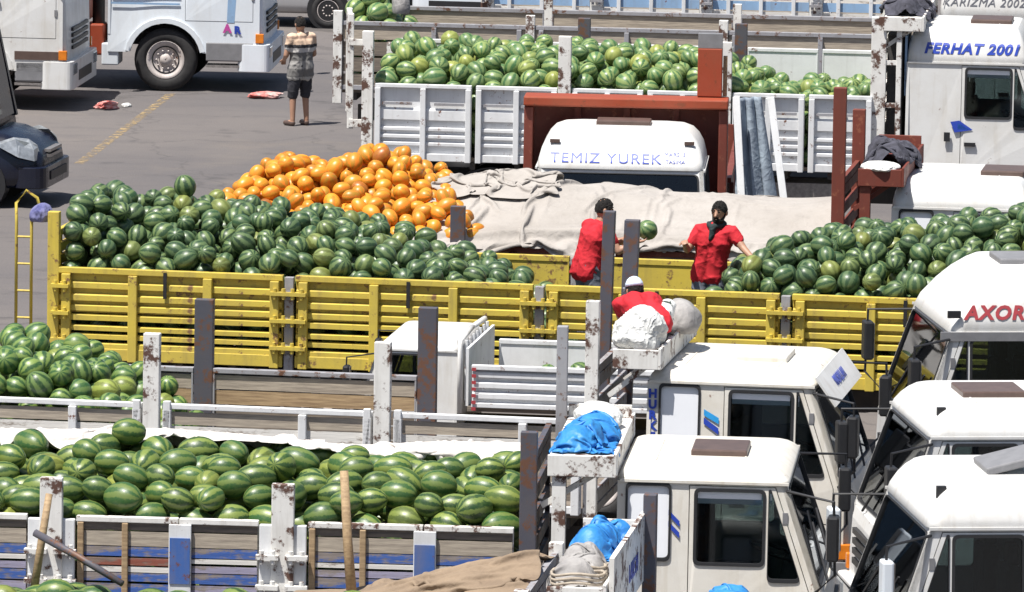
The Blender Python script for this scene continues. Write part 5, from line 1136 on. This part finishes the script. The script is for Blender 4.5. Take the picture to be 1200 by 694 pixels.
def person(name, root, base, J, label, top, bottom, sleeve=.55, leg_len=1.0, shirt_low=.06, hat=None, beard=False, scarf=False, hairy=True, shoes='trousers', shirt_drop=0.0):
    """J: joints in the root's local frame measured from base; root gives world placement"""
    V = {k: Vector(v) for k, v in J.items()}
    rt = (V['shR'] - V['shL']).normalized(); up = (V['neck'] - V['pelvis']).normalized(); fw = up.cross(rt).normalized()          # facing direction
    hf = V.get('look', fw).normalized(); hr = hf.cross(Vector((0, 0, 1))).normalized(); hu = hr.cross(hf).normalized()
    body = MB(); c = lambda a, ra, b, rb: capsule(body, a, ra, b, rb)
    def torso(mb, g, low=0.0):
        P, Nk = V['pelvis'], V['neck']; ch = P.lerp(Nk, .68); wa = P.lerp(Nk, .32)
        for s in (-1, 1):
            capsule(mb, P + rt * s * .075 - up * low, .115 + g, wa + rt * s * .055, .105 + g); capsule(mb, wa + rt * s * .055, .105 + g, ch + rt * s * .075, .120 + g)
            capsule(mb, ch + rt * s * .075, .120 + g, (V['shR'] if s > 0 else V['shL']).lerp(Nk, .25) - up * .02, .070 + g)
        capsule(mb, Nk - up * .05, .075 + g, ch, .12 + g)
    torso(body, 0.0)
    capsule(body, V['neck'] - up * .03, .062, V['head'] - hu * .06, .055)
    H = V['head']; ax = (hr, hf, hu)
    ellipsoid(body, H + hu * .015, ax, (.078, .098, .115)); ellipsoid(body, H - hu * .055 + hf * .025, ax, (.058, .070, .065))
    capsule(body, H + hf * .092 + hu * .015, .012, H + hf * .112 - hu * .022, .017); capsule(body, H + hf * .080 - hu * .060, .020, H + hf * .080 - hu * .060 + hr * .001, .020)
    for s in (-1, 1): ellipsoid(body, H + hr * s * .080 - hf * .01, (hr, hf, hu), (.014, .024, .034), 8, 6)
    for s, k in ((1, 'R'), (-1, 'L')):
        sh, el, wr = V['sh' + k], V['el' + k], V['wr' + k]
        c(sh, .058, el, .043); c(el, .042, wr, .029)
        hd = V.get('hd' + k, (wr - el)).normalized(); pn = V.get('pn' + k, Vector((0, 0, -1))); side = hd.cross(pn).normalized(); pn = side.cross(hd).normalized()
        pc = wr + hd * .045
        for q in (-.024, 0, .024): c(wr + side * q * .6, .020, pc + hd * .035 + side * q, .016)
        for i, (q, ln) in enumerate(((-.032, .062), (-.011, .074), (.011, .070), (.032, .054))):
            a = pc + hd * .040 + side * q; b = a + hd * ln * .55 + pn * .014; d = b + hd * ln * .35 + pn * .030; c(a, .0105, b, .0095); c(b, .0095, d, .0085)
        ths = -1 if k == 'R' else 1
        a = wr + hd * .02 + side * ths * .026; b = a + side * ths * .032 + hd * .032 + pn * .012; d = b + hd * .030 + pn * .016; c(a, .014, b, .0115); c(b, .0115, d, .010)
        hp, kn, an = V['hip' + k], V['kn' + k], V['an' + k]
        c(hp, .088, kn, .058); c(kn, .056, an, .038); toe = V['toe' + k]; c(an - Vector((0, 0, .03)), .040, toe, .030)
    b = remesh(body, name, 'skin', None, .0085, 4)
    b.location = root.matrix_basis @ Vector(base); b.rotation_euler = root.rotation_euler
    tag(b, label, 'person')
    sh_ = MB(); torso(sh_, .022, shirt_low)
    if shirt_drop:
        for k in 'RL': capsule(sh_, V['hip' + k], .125, V['hip' + k].lerp(V['kn' + k], shirt_drop), .125)
    for k in 'RL': capsule(sh_, V['sh' + k], .078, V['sh' + k].lerp(V['el' + k], sleeve * .5), .073); capsule(sh_, V['sh' + k].lerp(V['el' + k], sleeve * .5), .073, V['sh' + k].lerp(V['el' + k], sleeve), .066)
    remesh(sh_, 'shirt', top, b, .011, 5, .020, len(name) + base[0])
    tr = MB(); P = V['pelvis']
    for k in 'RL':
        capsule(tr, P + (V['hip' + k] - P) * .8 + up * .03, .125, V['hip' + k], .115); capsule(tr, V['hip' + k], .115, V['kn' + k], .082)
        if leg_len > 1: capsule(tr, V['kn' + k], .082, V['kn' + k].lerp(V['an' + k], leg_len - 1), .066)
    capsule(tr, V['hipR'], .11, V['hipL'], .11)
    remesh(tr, 'trousers', bottom, b, .011, 5, .022, 3.3 + base[0])
    for k in 'RL':
        s = MB(); an, toe = V['an' + k], V['toe' + k]; capsule(s, an - Vector((0, 0, .045)), .046, toe + Vector((0, 0, -.004)), .040); remesh(s, 'shoe', shoes, b, .010, 2)
    if hairy:
        hm = MB(); rings = []
        for j in range(15):
            ring = []
            for q in range(44):
                a = math.tau * q / 44; front = max(0, math.cos(a)); low = R(26) * front + R(-20) * (1 - front) + R(7) * noise.noise(Vector((math.cos(a) * 6, math.sin(a) * 6, 3))); tt = low + (R(90) - low) * j / 14
                d = Vector((math.cos(a) * math.cos(tt), math.sin(a) * math.cos(tt), math.sin(tt))); n_ = 1.09 + .07 * noise.noise(d * 4) + .09 * noise.noise(d * 11) + .05 * noise.noise(d * 23)
                ring.append(H + hu * .012 + (hf * d.x * .098 + hr * d.y * .080) * n_ + hu * .112 * d.z * n_)
            rings.append(ring)
        hm.loft(rings, True).build('hair', 'hair', b, False)
    if hat:
        hm = MB(); rings = [[H + hu * (.045 + .105 * math.sin(t)) + (hf * math.cos(a) * .108 + hr * math.sin(a) * .09) * math.cos(t) for a in (math.tau * k / 20 for k in range(20))] for t in (R(x) for x in (0, 20, 45, 65, 85))]
        hm.loft(rings, True); hc = hm.build('cap', hat, b, True)
        pk = MB(); pk.loft([[H + hu * (.045 + dz) + hf * .09 - hr * .085, H + hu * (.03 + dz) + hf * .17 - hr * .05, H + hu * (.03 + dz) + hf * .17 + hr * .05, H + hu * (.045 + dz) + hf * .09 + hr * .085] for dz in (0, .008)], True); pk.build('peak', hat, hc)
    for s in (-1, 1):
        e = MB(); ellipsoid(e, H + hf * .088 + hr * s * .032 + hu * .02, ax, (.014, .010, .008), 8, 6); e.build('eye', 'hair', b, True)
        e = MB(); capsule(e, H + hf * .096 + hr * s * .018 + hu * .042, .006, H + hf * .086 + hr * s * .050 + hu * .040, .005, 6); e.build('eyebrow', 'hair', b, True)
    e = MB(); capsule(e, H + hf * .094 - hr * .020 - hu * .050, .006, H + hf * .094 + hr * .020 - hu * .050, .006, 6); e.build('mouth', 'redrust' if not beard else 'hair', b, True)
    if beard:
        bd = MB(); ellipsoid(bd, H - hu * .075 + hf * .035, ax, (.066, .066, .052)); capsule(bd, H + hf * .100 - hr * .03 - hu * .036, .009, H + hf * .100 + hr * .03 - hu * .036, .009)
        for s in (-1, 1): capsule(bd, H + hr * s * .070 + hf * .02 - hu * .02, .016, H + hr * s * .05 + hf * .05 - hu * .08, .022)
        remesh(bd, 'beard', 'hair', b, .009, 2, .02)
    if scarf:
        sc = MB(); nb = V['neck'] + up * .02
        for k in range(12): a0, a1 = math.tau * k / 12, math.tau * (k + 1) / 12; capsule(sc, nb + (rt * math.cos(a0) * .085 + fw * math.sin(a0) * .085) - up * .015 * math.sin(a0), .030, nb + (rt * math.cos(a1) * .085 + fw * math.sin(a1) * .085) - up * .015 * math.sin(a1), .030)
        capsule(sc, nb + fw * .095 - up * .02, .045, nb + fw * .135 - up * .15, .022); remesh(sc, 'scarf', 'scarf', b, .011, 3, .02)
    return b
# man holding a melon, back to us (origin at his feet in the yellow bed, local axes of the yellow truck)
f1, r1 = Vector((.78, .62, 0)), Vector((.62, -.78, 0))
person('person', D, (5.74, .25, D_ZF), dict(pelvis=(0, 0, .93), neck=(.12, .06, 1.40), head=(.17, .09, 1.545), look=(.85, .35, -.10), shR=(.10 + .12, .06 - .145, 1.345), shL=(.10 - .12, .06 + .145, 1.345),
       elR=(.37, -.13, 1.12), wrR=(.555, -.05, 1.215), hdR=(.8, .4, .15), pnR=(.2, .3, 1), elL=(.30, .36, 1.16), wrL=(.52, .22, 1.26), hdL=(.8, -.3, .1), pnL=(.2, -.3, 1),
       hipR=(.055, -.07, .90), hipL=(-.055, .07, .90), knR=(.12, -.06, .49), knL=(-.01, .10, .48), anR=(.06, -.10, .09), anL=(-.08, .06, .09), toeR=(.18, -.02, .045), toeL=(.05, .14, .045)),
       'man in a red shirt with his back turned, holding a watermelon in the yellow truck', 'redshirt', 'jeans', leg_len=1.9)
hm_ = put('watermelon', MESH['melon_pale'][2], None, D.matrix_basis @ Vector((5.74 + .665, .25 + .06, D_ZF + 1.345)), (.4, .5, .8), (.118, .112, .112)); tag(hm_, 'pale watermelon held up in the hands of the man with his back turned', 'watermelon')
# bearded man facing us
person('person', D, (7.14, .05, D_ZF), dict(pelvis=(0, 0, .95), neck=(.075, -.02, 1.45), head=(.11, -.05, 1.605), look=(-.28, -.95, -.06), shR=(.07 - .185, .02, 1.395), shL=(.07 + .185, -.06, 1.395),
       elR=(-.235, -.10, 1.19), wrR=(-.235, -.33, 1.295), hdR=(.1, -.9, .25), pnR=(.3, .1, -1), elL=(.39, -.16, 1.24), wrL=(.53, -.30, 1.13), hdL=(.6, -.5, -.35), pnL=(0, -.2, -1),
       hipR=(-.085, .02, .92), hipL=(.085, -.01, .92), knR=(-.10, -.03, .50), knL=(.10, -.05, .50), anR=(-.11, .03, .09), anL=(.10, .02, .09), toeR=(-.15, -.14, .045), toeL=(.07, -.16, .045)),
       'bearded man in a red shirt and dark scarf facing out of the yellow truck', 'redshirt', 'jeans', leg_len=1.9, beard=True, scarf=True)
# crouching man on the shelf of the plank truck
person('person', C, (4.78, -.55, 2.742), dict(pelvis=(.05, .04, .22), neck=(-.12, .36, .37), head=(-.165, .46, .435), look=(-.45, .75, -.25), shR=(.045, .42, .33), shL=(-.275, .26, .33),
       elR=(.08, .60, .20), wrR=(-.02, .72, .10), hdR=(-.3, .5, -.3), elL=(-.30, .46, .18), wrL=(-.20, .64, .09), hdL=(.2, .5, -.3),
       hipR=(.13, .07, .21), hipL=(-.05, .01, .21), knR=(.17, .38, .30), knL=(-.12, .32, .30), anR=(.16, .16, .09), anL=(-.08, .10, .09), toeR=(.16, .32, .045), toeL=(-.12, .26, .045)),
       'crouching man in a pale cap and red shirt behind a white sack', 'redshirt', 'whitetrousers', leg_len=1.9, hat='cap')
# standing man in the yard
sm_ = empty('place', (-3.28, 116.75, 0), R(35)); 
person('person', sm_, (0, 0, 0), dict(pelvis=(0, 0, .92), neck=(0, .0, 1.40), head=(.0, .03, 1.545), look=(.15, 1, -.15), shR=(.185, 0, 1.345), shL=(-.185, 0, 1.345),
       elR=(.25, .02, 1.09), wrR=(.20, .23, .98), elL=(-.25, .03, 1.09), wrL=(-.14, .25, 1.0), hipR=(.09, 0, .89), hipL=(-.09, 0, .89), knR=(.10, .02, .48), knL=(-.12, .03, .48), anR=(.10, -.02, .09), anL=(-.14, 0, .09), toeR=(.12, .14, .045), toeL=(-.17, .15, .045)),
       'man in a tan and grey striped shirt and dark shorts standing on the asphalt', 'stripeshirt', 'trousers', leg_len=1.05, shirt_low=.05, shirt_drop=.28, shoes='hatch')
bpy.data.objects.remove(sm_)

bpy.data.scenes.remove(TMP)
